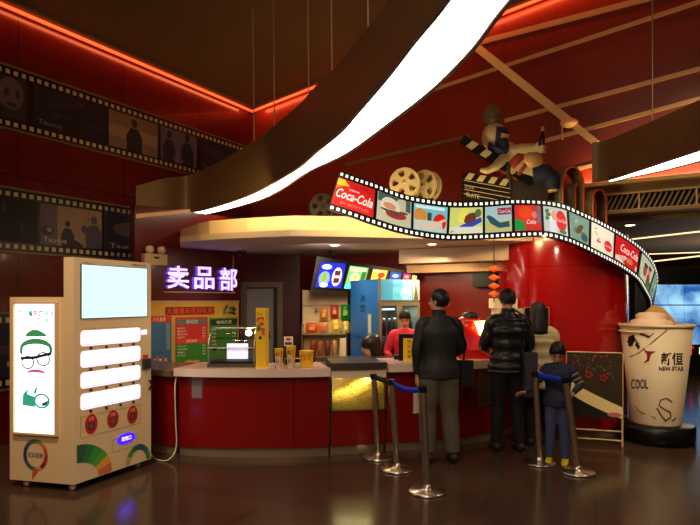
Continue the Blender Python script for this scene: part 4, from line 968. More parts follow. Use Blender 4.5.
for k, lb in enumerate(('dark red snack pot at the left of the lower shelf', 'brown snack pot second on the lower shelf', 'dark brown snack pot third on the lower shelf', 'tan snack pot beside the cream box on the lower shelf')):
    c_ = at(313+k*7.2, 0, YS-.15); mat('pot%d' % k, cols[k], .4, noise=.2)
    MB('pot%d' % k).lathe([(0, 0), (.035, 0), (.042, .3), (.036, .31), (0, .31)], V((c_.x, c_.y, z0)), 14).build('snack_jar', label=lb, category='jar', group='snack jars on the lower shelf')
# ------------------------------------------------------------------ fridge
E = V((.352, 7.3, 0)); sd = V((-.43, .903, 0)); fd = V((.903, .43, 0)); HF = 1.864; DF = .8; WF = .6
g = thing('drinks_fridge', 'tall blue sided drinks fridge with glass doors and lit header', 'fridge', E)
PF = Pl((E.x, E.y), (fd.x, fd.y)); PFs = Pl((E.x, E.y), (-sd.x, -sd.y))
w = MB('blue_fridge'); w.obox(E, sd*DF, fd*.03, V((0, 0, HF))); w.build('side_panel', g)
w = MB('fridge_metal'); w.obox(E+fd*(WF-.03), sd*DF, fd*.03, V((0, 0, HF))); w.obox(E+sd*(DF-.03)+fd*.03, fd*(WF-.06), sd*.03, V((0, 0, HF))); w.obox(E+fd*.03, fd*(WF-.06), sd*DF, V((0, 0, .14))); w.obox(E+fd*.03+V((0, 0, HF-.32)), fd*(WF-.06), sd*DF, V((0, 0, .32))); w.build('cabinet', g)
w = MB('fridge_metal'); S = Surf.ty(PF, 0, WF, .14, 1.57, .0); S.frame(w, 0, 0, .5, 1, .06, .03, 0, .035); S.frame(w, .5, 0, 1, 1, .06, .03, 0, .035); S.block(w, 0, -.1, .05, 1.215, 0, .02); w.build('door_frame', g)
w = MB('glass_blue'); S.rect(w, .06, .03, .44, .97, .015); S.rect(w, .56, .03, .94, .97, .015); w.build('door_glass', g)
w = MB('light_white'); S.block(w, .06, .93, .44, .945, -.06, -.04); w.build('strip_lamp', g)
S2 = Surf.ty(PF, .03, WF, 1.59, HF, .004); w = MB(I(60, 140, 176, .6)); S2.block(w, 0, .03, .3, .97, 0, .02); w.use(I(84, 166, 196, .65)); S2.block(w, .3, .03, .55, .97, 0, .02); w.use(I(110, 190, 214, .7)); S2.block(w, .55, .03, .8, .97, 0, .02); w.use(I(150, 214, 226, .6)); S2.rr(w, .5, .1, .76, .6, .1, .2, .023); w.use(I(30, 110, 160, 1)); S2.text(w, '冰爽饮料', .14, .62, .55, .8, .025); w.use(I(40, 150, 90, 1)); S2.text(w, 'cool drinks', .36, .2, .72, .42, .025)
w.use(flat((200, 180, 190))); S2.block(w, .82, .03, 1, .97, 0, .02); w.use(flat((60, 110, 60))); S2.poly(w, [(.84, .05), (.9, .9), (.97, .05)], .022); w.build('header_sign', g)
S3 = Surf(E+sd*DF, -sd*DF, V((0, 0, HF)), -fd); w = MB(flat((16, 20, 34))); S3.text(w, '冰', .38, .84, .58, .9, .003, .02); S3.text(w, '饮', .38, .77, .58, .83, .003, .02); w.use(flat((190, 190, 150))); S3.rect(w, .66, .62, .78, .76, .003); w.use(flat((18, 50, 90))); S3.text(w, 'fresh & cold', .12, .58, .5, .61, .003)
w.use(flat((26, 110, 130))); S3.text(w, 'COOL', .3, .48, .8, .56, .003); w.use(flat((50, 150, 180))); S3.ell(w, .6, .2, .34, .22, .002); w.build('side_print', g)
w = MB('fridge_metal')
for z in (.45, .8, 1.12): w.obox(E+fd*.035+sd*.05+V((0, 0, z)), fd*(WF-.07), sd*.55, V((0, 0, .015)))
w.build('shelf', g)
bot = None; nb = 0
for z, m, lb in ((.465, 'bottle_green', 'green drink bottle on the bottom shelf of the glass door fridge'), (.815, 'bottle_green', 'green drink bottle on the middle shelf of the glass door fridge'), (1.135, 'bottle_dark', 'dark drink bottle on the top shelf of the glass door fridge')):
    src = None
    for k in range(7):
        loc = E+fd*(.075+k*.078)+sd*.12+V((0, 0, z))
        if src is None:
            src = thing('drink_bottle', lb, 'bottle', loc, lb.replace('drink bottle', 'drink bottles')); 
            MB(m).lathe([(0, 0), (.028, 0), (.03, .02), (.03, .13), (.024, .16), (.011, .19), (.011, .215), (0, .215)], loc, 12).build('bottle_body', src)
            MB('white_plastic' if m == 'bottle_dark' else 'yellow').cyl(loc+V((0, 0, .213)), .014, .018, 10).build('cap', src)
        else: c_ = copy_tree(src); c_.location = loc
lamp('fridge_light', 'AREA', E+fd*.3+sd*.07+V((0, 0, 1.52)), 4.5, (.8, .92, 1), .4, E+fd*.3+sd*.3, sy=.05)
# ------------------------------------------------------------------ right part of the kiosk
# popcorn popper: red drum with lit window
p = onw(474, 6.62, ZR); g = thing('popcorn_popper', 'red rounded popcorn machine with bright lit window on the worktop', 'popcorn machine', p)
M.get('popper') or mat('popper', (200, 24, 20), .3, coat=.3)
MB('popper').obox(p+V((-.2, -.12, 0)), (.4, 0, 0), (0, .24, 0), (0, 0, .12)).build('base', g, bevel=.02)
MB('uniform_pink').lathe([(.15, .1), (.12, .2), (.14, .27)], p, 20).build('skirt', g)
MB('popper').sph(p+V((-.06, .02, .34)), (.17, .13, .15), 20).build('drum', g); MB('black').lathe([(.1, 0), (.09, .05), (0, .07)], p+V((-.04, .02, .46)), 20).build('lid', g)
w = MB('warm_lamp'); w.prism([p+V((-.02, -.15, .42)), p+V((.18, -.15, .43)), p+V((.21, -.15, .38)), p+V((.16, -.15, .27)), p+V((.04, -.15, .26))], (0, .16, 0)); w.build('lit_window', g)
lamp('popper_light', 'POINT', p+V((.05, -.22, .36)), 1.5, (1, .5, .25), .05)
# yellow stand with black top on the worktop
p = onw(408, 6.3, ZR); g = thing('yellow_price_stand', 'narrow yellow price stand with black top and writing in front of the attendant', 'price stand', p)
w = MB('black'); w.obox(p+V((-.1, 0, 0)), (.2, 0, 0), (0, .02, 0), (0, 0, .29)); w.build('backboard', g); w = MB('yellow'); S = Surf(p+V((-.052, -.002, 0)), V((.125, 0, 0)), V((0, 0, .245)), V((0, -1, 0))); S.block(w, 0, 0, 1, 1, 0, .008); w.build('front_card', g)
w = MB(flat((60, 40, 20))); 
for k, ch in enumerate('特价套餐'): S.text(w, ch, .34, .78-.22*k, .66, .93-.22*k, .011)
w.build('printed_writing', g)
MB('black').obox(V((at(394, 0, 6.45).x, 6.42, ZR)), (.0+.1, 0, 0), (0, .1, 0), (0, 0, .05)).build('cash_tray', label='small dark tray on the worktop under the attendant in pink', category='tray')
# white appliance near the column
p = onw(512, 6.95, ZR); g = thing('drinks_machine', 'grey white counter machine beside the red column behind the puffer jacket man', 'drinks machine', p)
M.get('appliance') or mat('appliance', (196, 186, 164), .4, noise=.05)
w = MB('appliance'); w.obox(p+V((-.16, 0, 0)), (.34, .08, 0), (-.04, .2, 0), (0, 0, .56)); w.build('machine_body', g, bevel=.01)
w = MB('white_plastic'); w.obox(p+V((-.2, .05, .56)), (.3, .06, 0), (-.03, .15, 0), (0, 0, .12)); w.build('top_box', g, bevel=.01)
w = MB('steel'); w.obox(p+V((-.12, -.005, .36)), (.2, .05, 0), (0, .01, 0), (0, 0, .1)); w.build('control_panel', g)
MB('steel').obox(p+V((-.02, -.012, .28)), (.05, .012, 0), (0, -.04, 0), (0, 0, .06)).build('tap', g)
# orange lantern string
g = thing('lantern_string', 'string of small orange lanterns hanging at the left edge of the red column', 'lantern string', at(494, 266, 6.75))
MB('prop_dark').tube([V((*at(494, 0, 6.75).xy, ZK)), at(494, 302, 6.75)], .006).build('cord', g)
M.get('lantern') or mat('lantern', (230, 90, 30), .4, emit=(240, 100, 30), es=.35)
src = None
for k, y in enumerate((269, 277.5, 286, 294)):
    q = at(494, y, 6.75); w = MB('lantern'); w.lathe([(.012, -.035), (.035, -.02), (.068, 0), (.045, .018), (.02, .03), (.012, .038)], q, 14); w.build('lantern', g)
# black poster board next to the column
q = at(543, 0, 6.62); g = thing('black_poster_board', 'black upright board with small cream script beside the red column', 'sign board', V((q.x, 6.66, 0)))
zt, zb = at(0, 307, 6.66).z, at(0, 345, 6.66).z; xa, xb = at(524, 0, 6.66).x, at(549, 0, 6.66).x
MB('black').box(xa, xb, 6.655, 6.67, zb, zt).build('board', g); w = MB('gold_trim'); S = Surf(V((xa, 6.655, zb)), V((xb-xa, 0, 0)), V((0, 0, zt-zb)), V((0, -1, 0))); S.frame(w, 0, 0, 1, 1, .025, .02, 0, .006); w.tube([V((xa+.02, 6.665, 0)), V((xa+.02, 6.665, zb))], .01); w.tube([V((xb-.02, 6.665, 0)), V((xb-.02, 6.665, zb))], .01); w.build('frame', g)
w = MB(flat((190, 170, 130))); S.text(w, 'New', .6, .72, .9, .8, .004, 0, .3); S.text(w, 'Coffee', .5, .6, .94, .69, .004, 0, .3); w.build('printed_writing', g)
# ------------------------------------------------------------------ lotus of the right: cup, poster stand, video wall
CC = V(((656-CX)/F*6.65, 6.65, 0))
MB('black').lathe([(0, 0), (.4, 0), (.4, .18), (.38, .2), (0, .2)], CC, 40).build('round_plinth', label='low dark round plinth under the giant cup', category='plinth')
g = thing('giant_cup', 'giant cream paper cup with printed writing filled with a swirl, right of the column', 'giant cup', CC+V((0, 0, .2)))
z0, z1, r0, r1 = .2, 1.30, .262, .375
MB('cup_paper').lathe([(0, z0+.01), (r0-.01, z0+.01), (r0, z0), (r0+(r1-r0)*.0, z0+.01), (r1, z1), (r1-.012, z1), (r1-.02, z1-.06), (0, z1-.06)], CC, 56).build('cup_body', g)
MB('cup_paper').lathe([(r1, z1-.01), (r1+.02, z1+.0), (r1+.022, z1+.02), (r1+.01, z1+.032), (r1-.012, z1+.02), (r1-.012, z1-.01)], CC, 56).build('rim', g)
class CS:
    def P(s, u, v, d=0):                         # u: px column, v: py row of the photographed cup
        m = (u-CX)/F; Y = 6.35
        for _ in range(4):
            z = EYE+(HY-v)/F*Y; r = r0+(r1-r0)*(z-z0)/(z1-z0)+d
            a_ = 1+m*m; b_ = -2*(m*CC.x+CC.y); c_ = CC.x**2+CC.y**2-r*r; dd = b_*b_-4*a_*c_
            Y = (-b_-math.sqrt(max(dd, 0)))/(2*a_)
        x, y = m*Y-CC.x, Y-CC.y; l = math.hypot(x, y); return CC+V((x/l*r, y/l*r, z))
    poly, rect, ell, text = Surf.poly, Surf.rect, Surf.ell, Surf.text
cs = CS(); w = MB(flat((24, 22, 26)))
cs.text(w, '新恒', 661, 365.5, 683, 352.5, .004, .02); w.build('cup_writing', g); w = MB(flat((24, 22, 26))); cs.text(w, 'NEW STAR', 659, 371, 684, 366.5, .004, .02)
w.build('cup_writing', g); w = MB(flat((24, 22, 26)))
for pts in (((628, 337), (634, 334), (635, 341), (630, 347), (628, 345)), ((640, 333), (650, 336), (650, 337.5), (640, 335)), ((636, 342), (640, 346), (639, 350), (635, 345))): cs.poly(w, pts, .004); w.build('cup_doodle', g); w = MB(flat((24, 22, 26)))

w = MB(flat((150, 26, 24))); cs.poly(w, [(642, 347.5), (647, 351), (656, 351.5), (651, 354), (649, 361), (643, 363.5), (647, 359), (647, 354.5)], .004); w.build('cup_logo', g)
w = MB(flat((20, 66, 66))); cs.text(w, 'COOL', 631, 389, 648, 379, .004, .02); w.build('cup_writing', g)
w = MB(flat((26, 24, 24)))
def stroke(pts, r=.006): w = MB(flat((26, 24, 24))); w.tube([cs.P(x, y, .004) for x, y in pts], r, 6); w.build('cup_doodle', g)
stroke([(672, 402), (667, 398), (661, 400), (659, 405), (664, 409), (670, 412), (671, 417), (665, 421)]); stroke([(657, 408), (661, 415), (666, 421)]); stroke([(676, 418), (672, 421)])
stroke([(627, 341), (632, 346), (635, 338), (639, 344)]); stroke([(643, 334), (648, 338), (654, 333)], .004)
M.get('olive') or mat('olive', (160, 150, 110), .5)
for pts in ([(630, 357), (640, 352), (655, 340), (667, 330)], [(634, 405), (642, 412), (656, 418)]): MB('olive').tube([cs.P(x, y, .0) for x, y in pts], .009, 6).build('cup_swoosh', g)
w = MB('swirl'); zt = 1.24
w.lathe([(.34, 0), (.3, .04), (.25, .05), (.22, .07), (.23, .1), (.2, .13), (.16, .14), (.155, .16), (.16, .19), (.12, .215), (0, .225)], CC+V((-.06, 0, zt)), 40); w.build('swirl_filling', g)
w = MB('waffle'); c_ = CC+V((.1, .1, zt)); vs = [c_+V((-.2, 0, 0)), c_+V((.24, .0, 0)), c_+V((.16, 0, .14)), c_+V((.05, .0, .26)), c_+V((-.06, 0, .3)), c_+V((-.16, 0, .22))]; w.prism(vs, (0, .05, 0)); w.build('wafer', g, bevel=.01)
# poster stand
PP = Pl(Xy(567, 6.5), ((Xy(623, 6.32)[0]-Xy(567, 6.5)[0]), -.18)); t1 = PP.t(622.5); zt = 1.02; zb = .3
g = thing('poster_stand', 'dark floral display panel on thin gold legs between child and giant cup', 'display stand', PP.pt(0, 0))
S = Surf.ty(PP, 0, t1, zb, zt, 0); pw_ = MB('poster_dark'); S.block(pw_, 0, 0, 1, 1, -.03, 0)
w = MB('gold_trim_bright'); 
for u in (0, 1): w.tube([S.P(u, 1.0, -.015), V((*S.P(u, 0, -.015).xy, .0))], .012)
for z in (.06, .16): w.tube([PP.pt(0, z, -.015), PP.pt(t1, z, -.015)], .009)
w.tube([S.P(0, 1, 0), S.P(1, 1, 0)], .008); w.build('stand_frame', g)
w = pw_; w.use(flat((255, 228, 156))); n = 12
up = [(i/n, .6-.42*(i/n)**.8) for i in range(n+1)]; lo = [(i/n, .42-.42*(i/n)**.7) for i in range(n+1)]
for i in range(n): S.poly(w, [lo[i], lo[i+1], up[i+1], up[i]], .003)
w.use(flat((214, 110, 120))); S.ell(w, .86, .06, .13, .035, .005); w.use(flat((26, 18, 18)))
for i in range(n): S.poly(w, [(lo[i][0], 0), (lo[i+1][0], 0), lo[i+1], lo[i]], .004)
rd = random.Random(8)
for k in range(46):
    u, v = rd.uniform(.12, .85), rd.uniform(.62, .96)
    if v < .62+.3*(1-u) - .12: continue
    w.use(flat(rd.choice([(130, 40, 30), (104, 84, 50), (150, 60, 40), (70, 84, 50)]))); S.ell(w, u, v, rd.uniform(.012, .035), rd.uniform(.01, .026), .005+.0001*k, 7)
for cu, cv in ((.4, .66), (.66, .62)):
    w.use(flat((150, 34, 26))); 
    for a in range(5): S.ell(w, cu+.05*math.cos(a*1.257), cv+.04*math.sin(a*1.257), .028, .024, .01+.0002*a, 8)
w.build('printed_panel', g)
# video wall
YV = 13.0; xa = at(649, 0, YV).x; pw, ph = .80, .47; z0 = at(0, 347, YV).z
g = thing('video_wall', 'wall of blue glowing video screens far behind the giant cup', 'video wall', V((xa, YV, 0)))
MB('black').box(xa-.3, xa+pw*4+.1, YV+.03, YV+.3, 0, z0+ph*3+.35).build('housing', g)
for i in range(4):
    for j in range(3):
        m = mat('vs%d%d' % (i, j), (60, 120, 190), .3); nt = m.node_tree; b = nt.nodes['Principled BSDF']
        tc = nt.nodes.new('ShaderNodeTexCoord'); nz = nt.nodes.new('ShaderNodeTexNoise'); nz.inputs['Scale'].default_value = 1.8; nz.inputs['Detail'].default_value = 8; nz.inputs['Distortion'].default_value = .6
        nt.links.new(tc.outputs['Object'], nz.inputs['Vector']); rp = nt.nodes.new('ShaderNodeValToRGB'); rp.color_ramp.elements[0].position = .38; rp.color_ramp.elements[1].position = .7
        rp.color_ramp.elements[0].color = (*lin((34, 84, 150)), 1); rp.color_ramp.elements[1].color = (*lin((150, 205, 240)), 1); nt.links.new(nz.outputs['Fac'], rp.inputs[0])
        nt.links.new(rp.outputs[0], b.inputs['Emission Color']); nt.links.new(rp.outputs[0], b.inputs['Base Color']); b.inputs['Emission Strength'].default_value = 1.3
        MB('vs%d%d' % (i, j)).box(xa+i*pw+.012, xa+(i+1)*pw-.012, YV, YV+.03, z0+j*ph+.012, z0+(j+1)*ph-.012).build('screen', g)
w = MB('gold_trim'); 
MB('black').box(at(640, 0, 12.4).x, 11, 12.2, 12.6, 0, at(0, 349, 12.2).z).build('ticket_counter', label='dark ticket counter below the video wall', category='counter')
g = thing('lit_counter_sign', 'small red and white lit sign strip on the ticket counter', 'sign', at(686, 350, 12.15))
w = MB('black'); q = at(685, 357, 12.15); w.box(q.x, q.x+1.2, 12.15, 12.19, q.z, q.z+.26); w.build('sign_box', g)
S = Surf(V((q.x, 12.15, q.z)), V((1.2, 0, 0)), V((0, 0, .26)), V((0, -1, 0))); w = MB(I(230, 30, 40, 1)); S.text(w, 'T', .06, .15, .15, .85, .005, .05); w.use(I(240, 230, 220, 1)); S.text(w, '新恒', .24, .15, .6, .85, .005, .02); w.build('sign_writing', g)
# ------------------------------------------------------------------ vending machine
N0 = V(((74-CX)/F*4.81, 4.81, 0)); fdv = V((.414, .910, 0)).normalized(); sdv = V((-.972, .235, 0)).normalized()   # front runs away to the right, side to the left
PVf = Pl((N0.x, N0.y), (fdv.x, fdv.y)); PVs = Pl((N0.x, N0.y), (-sdv.x, -sdv.y))
g = thing('vending_machine', 'white photo printing vending machine with large pale blue screen and lit slots', 'vending machine', N0)
WF_ = PVf.t(151); DS = -PVs.t(9.8); ZM = .066; H1, H2 = 1.625, 1.957
w = MB('machine_cream'); w.obox(N0+sdv*.1+V((0, 0, ZM)), fdv*WF_, sdv*(DS-.1), V((0, 0, H1-ZM))); w.obox(N0+V((0, 0, ZM)), fdv*WF_, sdv*.1, V((0, 0, H2-ZM))); w.build('housing', g, bevel=.012)
w = MB('prop_dark'); w.obox(N0+fdv*.03+sdv*.03+V((0, 0, ZM-.012)), fdv*(WF_-.06), sdv*(DS-.06), V((0, 0, .012))); w.build('base_plate', g)
for a, b in ((.07, .08), (WF_-.08, .08), (.07, DS-.1), (WF_-.08, DS-.1)):
    c_ = N0+fdv*a+sdv*b; w = MB('white_plastic'); w.cyl(c_-fdv*.02+V((0, 0, .028)), .028, .03, 14, fdv); w.tube([c_+V((0, 0, .028)), c_+V((0, 0, ZM))], .014); w.obox(c_-fdv*.03-sdv*.03+V((0, 0, .05)), fdv*.06, sdv*.06, V((0, 0, .01))); w.build('castor', g)
def vf(x0, yt, x1, yb, off=0): return Surf.px(PVf, x0, yt, x1, yb, off)
# heights of photographed rows, read at the near edge of each item
s = vf(81.3, 264.5, 146.3, 318.3); s.u = V((0, 0, 1))*s.u.z
w = MB('black'); s.block(w, -.012, -.012, 1.012, 1.012, 0, .006); w.build('screen_bezel', g); w = MB('screen_blue'); s.block(w, 0, 0, 1, 1, .006, .009); w.build('screen', g)
Z = lambda px, py: PVf.hit(px, py).z
w = MB('prop_dark'); t_ = vf(83, 261.3, 93, 260.1+3); t_.text(w, 'PHOTO', 0, 0, 1, .8); t_ = vf(132, 264, 146, 266); t_.text(w, 'PRINT', 0, .1, 1, 1.1); w.use(flat((170, 90, 80)))
s = vf(84, 328.4, 139, 329.8); s.text(w, 'print your photos here', 0, 0, 1, 1); w.build('small_writing', g)
sl = []
for k, (yt, yb) in enumerate(((331, 346.5), (351.5, 368), (373, 389), (394.5, 410.5))):
    s = vf(80.5, yt, 140, yb, .0); w = MB('machine_cream'); w.use('light_white'); s.rr(w, 0, 0, 1, 1, .045, .22, .004)
    w.use(flat((120, 96, 200), .6)); s.rect(w, .03, .07, .97, .11, .006); w.build('lit_slot', g)
    w = MB('prop_dark')
    for u in (.15, .4, .64, .87): c_ = s.P(u, -.16, 0); w.cyl(c_, .012, .012, 10, PVf.n)
    w.build('slot_button', g)
def mpanel(x0, yt, x1, yb):
    s = vf(x0, yt, x1, yb); w = MB('gold_trim'); 
    s.frame(w, 0, 0, 1, 1, .006*1, .012, 0, .0025); w.build('panel_joint', g); return s
mpanel(80.5, 417, 140, 438.5); mpanel(112, 440, 137, 452.5)
for k, (cx, cy, ry) in enumerate(((91, 425.5, 10), (112.6, 420.5, 9), (132.3, 416, 9))):
    s = vf(cx-6.3+k*.5, cy-ry, cx+6.3-k*.5, cy+ry); w = MB(flat((196, 26, 20))); s.ell(w, .5, .5, .5, .5, .003, 28); w.use(flat((60, 40, 40))); s.rect(w, .28, .22, .74, .58, .004)
    w.use(flat((150, 140, 130))); s.text(w, ('机', '图', '片')[k], .36, .26, .66, .54, .005); w.use(flat((250, 190, 180))); s.text(w, '印照', .3, .66, .7, .86, .005); w.build('round_sticker', g)
s = vf(116.4, 435.5, 135, 446.5); w = MB('blue_oval'); s.ell(w, .5, .5, .5, .5, .004, 28, 0); w.use(I(230, 225, 255, 1.6)); s.text(w, '取物口', .26, .3, .76, .72, .006, .01); w.build('lit_oval', g)
s = vf(141.5, 330.2, 146.5, 336.5-2); w = MB('light_white'); s.block(w, 0, 0, 1, 1, 0, .006); w.build('small_lit_square', g)
s = vf(141.8, 355, 148.8, 369); w = MB('prop_dark'); s.block(w, 0, 0, 1, .7, 0, .03); w.use(flat((190, 50, 40))); s.block(w, .1, .7, .7, 1, 0, .02); w.build('card_reader', g)
s = vf(147, 380, 150, 390); MB('prop_dark').tube([s.P(.5, 0, .01), s.P(.8, .5, .03), s.P(.5, 1, .01)], .01).build('lock', g)
# coloured arc prints on the lower front
s = Surf.ty(PVf, 0, WF_, ZM, .62, 0); w = MB()
def arc(s, w, cu, cv, ru, rv, wd, a0, a1, cols, d=.003):
    n = len(cols); 
    for i, c_ in enumerate(cols):
        w.use(flat(c_)); pts = []
        for k in range(7): a = math.radians(a0+(a1-a0)*(i+k/6)/n); pts.append((cu+ru*math.cos(a), cv+rv*math.sin(a)))
        for k in range(6, -1, -1): a = math.radians(a0+(a1-a0)*(i+k/6)/n); pts.append((cu+(ru-wd)*math.cos(a), cv+(rv-wd*s.r.length/s.u.length)*math.sin(a)))
        for k in range(6): s.poly(w, [pts[k], pts[k+1], pts[12-k], pts[13-k]], d)
arc(s, w, .03, .02, .42, .56, .17, 90, 0, [(50, 90, 70), (40, 120, 60), (60, 150, 60), (90, 160, 60), (230, 160, 50), (214, 110, 60)])
w.build('coloured_print', g); w = MB()
arc(s, w, .81, .02, .175, .3, .06, 0, 180, [(60, 130, 60), (40, 110, 80), (40, 80, 110), (50, 100, 70), (60, 140, 60), (190, 160, 60)])
w.build('coloured_print', g)
# side: light box
def vs_(x0, yt, x1, yb, off=0): return Surf.px(PVs, x0, yt, x1, yb, off)
s = Surf(PVs.hit(14.8, 433, .0), PVs.hit(59, 433)-PVs.hit(14.8, 433), V((0, 0, 0))); s.r.z = 0; s.u = V((0, 0, PVs.hit(14.8, 302).z-s.o.z)); s.n = PVs.n
w = MB('machine_cream'); s.frame(w, 0, 0, 1, 1, .04, .015, 0, .035); w.build('lightbox_frame', g, bevel=.004)
s2 = Surf(s.P(.04, .015), s.r*.92, s.u*.97, s.n); s = s2
w = MB('lightbox_white'); s.block(w, 0, 0, 1, 1, 0, .012)
def J(r, g_, b): return flat((r, g_, b), .35)
for k, (ch, c_) in enumerate(zip('来印着梦图微信', [(60, 200, 200), (90, 190, 220), (40, 180, 180), (240, 60, 80), (230, 80, 90), (60, 190, 190), (110, 200, 220)])): w.use(J(*c_)); s.text(w, ch, .07+k*.127, .905, .18+k*.127, .95, .015, .03)
for k, (ch, c_) in enumerate(zip('SCOUT下单', [(120, 210, 210), (230, 90, 120), (230, 90, 120), (230, 110, 130), (230, 90, 120), (90, 190, 200), (90, 200, 210)])): w.use(J(*c_)); s.text(w, ch, .14+k*.1, .86, .22+k*.1, .892, .015, .03)
w.use(J(64, 150, 104)); s.poly(w, [(.24, .745), (.3, .775), (.42, .8), (.56, .8), (.7, .78), (.78, .76), (.78, .75)], .016)
arc_pts = []
n = 14
for k in range(n+1): a = PI*k/n; arc_pts.append((.52+.4*math.cos(a), .655+.078*math.sin(a)))
inn = [(.52+.33*math.cos(PI*k/n), .655+.035*math.sin(PI*k/n)) for k in range(n+1)]
for k in range(n): s.poly(w, [inn[k], inn[k+1], arc_pts[k+1], arc_pts[k]][::-1], .016)
s.poly(w, [(.12, .62), (.18, .6), (.2, .66), (.13, .67)], .017); s.poly(w, [(.85, .6), (.92, .63), (.92, .66), (.84, .66)], .017)
w.use(J(24, 30, 44))
def ring(cu, cv, ru, rv, wd, a0=0, a1=360, n=24):
    for k in range(n):
        a, b = math.radians(a0+(a1-a0)*k/n), math.radians(a0+(a1-a0)*(k+1)/n)
        s.poly(w, [(cu+(ru-wd)*math.cos(a), cv+(rv-wd*.32)*math.sin(a)), (cu+ru*math.cos(a), cv+rv*math.sin(a)), (cu+ru*math.cos(b), cv+rv*math.sin(b)), (cu+(ru-wd)*math.cos(b), cv+(rv-wd*.32)*math.sin(b))], .018)
ring(.32, .545, .16, .052, .03); ring(.7, .575, .17, .055, .03)
for a, b in (((.14, .565), (.5, .585)), ((.5, .575), (.9, .62))): s.poly(w, [a, (b[0], b[1]-.012), (b[0], b[1]+.012), (a[0], a[1]+.022)], .019)
w.use(J(235, 100, 150)); m_ = 10
for k in range(m_): a, b = PI*k/m_, PI*(k+1)/m_; s.poly(w, [(.52+.22*math.cos(a), .46+.008*math.sin(a)), (.52+.23*math.cos(a), .462+.032*math.sin(a)), (.52+.23*math.cos(b), .462+.032*math.sin(b)), (.52+.22*math.cos(b), .46+.008*math.sin(b))], .016)
w.use(J(60, 190, 160)); s.poly(w, [(.18, .21), (.5, .2), (.48, .28), (.3, .3), (.34, .345), (.2, .3)], .016); s.ell(w, .66, .25, .2, .06, .0165); w.use(flat((255, 255, 255), 1.6)); s.ell(w, .66, .25, .15, .045, .017); w.use(J(60, 190, 160)); s.poly(w, [(.46, .31), (.52, .36), (.56, .35), (.52, .3)], .018)
w.use(J(60, 70, 80)); s.poly(w, [(.66, .23), (.84, .26), (.78, .22), (.68, .21)], .019); w.build('lightbox_panel', g)
c_ = Surf(PVs.hit(25, 478, .0), V(), V()); a_, b_ = PVs.hit(23.5, 456, .0), PVs.hit(48, 456, 0)
s = Surf(V((a_.x, a_.y, PVs.hit(35, 471).z)), V(((b_-a_).x, (b_-a_).y, 0)), V((0, 0, PVs.hit(35, 438).z-PVs.hit(35, 470).z)), PVs.n)
w = MB(); arc(s, w, .5, .5, .5, .5, .14, 90, 450, [(60, 120, 90), (60, 80, 90), (60, 50, 90), (50, 60, 100), (50, 100, 60), (60, 120, 60), (190, 160, 60), (130, 30, 60), (180, 40, 40), (200, 70, 40), (206, 120, 60), (120, 140, 80)])
w.use(flat((206, 70, 40))); s.poly(w, [(.4, .06), (.66, .06), (.36, -.28)], .004); w.use(flat((70, 80, 76))); s.text(w, '趣印互联', .2, .42, .8, .58, .004, .01); w.build('round_logo', g)
# ------------------------------------------------------------------ rope stanchions
def stanchion(label, pxt, pyt, pxb, pyb, group='chrome rope stanchions'):
    Yb = EYE*F/(pyb-HY)*1.0; b = at(pxb, 0, Yb); b.z = 0; t = at(pxt, pyt, Yb); R_ = .155
    g = thing('rope_stanchion', label, 'stanchion', b, group)
    MB('chrome').lathe([(0, 0), (R_, 0), (R_, .014), (R_-.01, .022), (.05, .03), (.032, .045), (.03, .07), (0, .07)], b, 36).build('base', g)
    MB('chrome').tube([b+V((0, 0, .05)), t-(t-b)*.06], .03, 14).build('post', g)
    MB('black').tube([t-(t-b)*.06, t], .035, 14).build('belt_head', g)
    return t
def belt(label, a, b, sag, m='blue_belt', g=None, col=None):
    n = 12; vs = []
    for i in range(n+1):
        s_ = i/n; p = a.lerp(b, s_)-V((0, 0, sag*4*s_*(1-s_))); vs += [p+V((0, 0, -.055)), p+V((0, 0, -.005))]
    w = MB(m); w.add(vs, [(2*i, 2*i+2, 2*i+3, 2*i+1) for i in range(n)], True); q = w.build('queue_belt', label=label, category='belt', group=None) if 0 else w.build('queue_belt', label=label, category='belt')
    md = q.modifiers.new('thick', 'SOLIDIFY'); md.thickness = .003; return q
t1 = stanchion('chrome rope stanchion farthest back, in front of the popcorn case', 373.5, 374, 378, 458)
t2 = stanchion('chrome rope stanchion in the middle of the left group', 391, 379.5, 397, 470)
t3 = stanchion('nearest chrome rope stanchion, standing furthest forward', 422.5, 386, 427, 492.5)
t4 = stanchion('chrome rope stanchion left of the child', 535, 371.5, 539.5, 463.5)
t5 = stanchion('leaning chrome rope stanchion in front of the child', 565, 377, 578, 473)
q = belt('blue queue belt at the man in grey trousers, between two left stanchions', t2+(t3-t2).normalized()*.03, t3-(t3-t2).normalized()*.03, .03)
q = belt('blue queue belt running in front of the child', t4+(t5-t4).normalized()*.03, t5-(t5-t4).normalized()*.03, .0)
q = belt('dark queue belt between the two stanchions farthest left', t1+(t2-t1).normalized()*.03, t2-(t2-t1).normalized()*.03, .0, 'black_matte')
# ------------------------------------------------------------------ people
def ring_loft(mb, pts, rad, n=16, side=V((1, 0, 0)), q=0):
    """closed tube of elliptical rings; rad = (rx along side, ry across)"""
    pts = [V(p) for p in pts]; vs = []
    for i, p in enumerate(pts):
        d = (pts[min(i+1, len(pts)-1)]-pts[max(i-1, 0)]).normalized()
        a = (side-d*side.dot(d)).normalized(); b = d.cross(a)
        rx, ry = rad[i]
        for k in range(n): t = 2*PI*k/n; vs.append(p+a*math.cos(t)*rx+b*math.sin(t)*ry)
    m = len(pts)
    fs = [(i*n+k, i*n+(k+1) % n, (i+1)*n+(k+1) % n, (i+1)*n+k) for i in range(m-1) for k in range(n)]
    vs.append(pts[0]); vs.append(pts[-1]); fs += [(m*n, (k+1) % n, k) for k in range(n)]+[(m*n+1, (m-1)*n+k, (m-1)*n+(k+1) % n) for k in range(n)]
    mb.add(vs, fs, True)
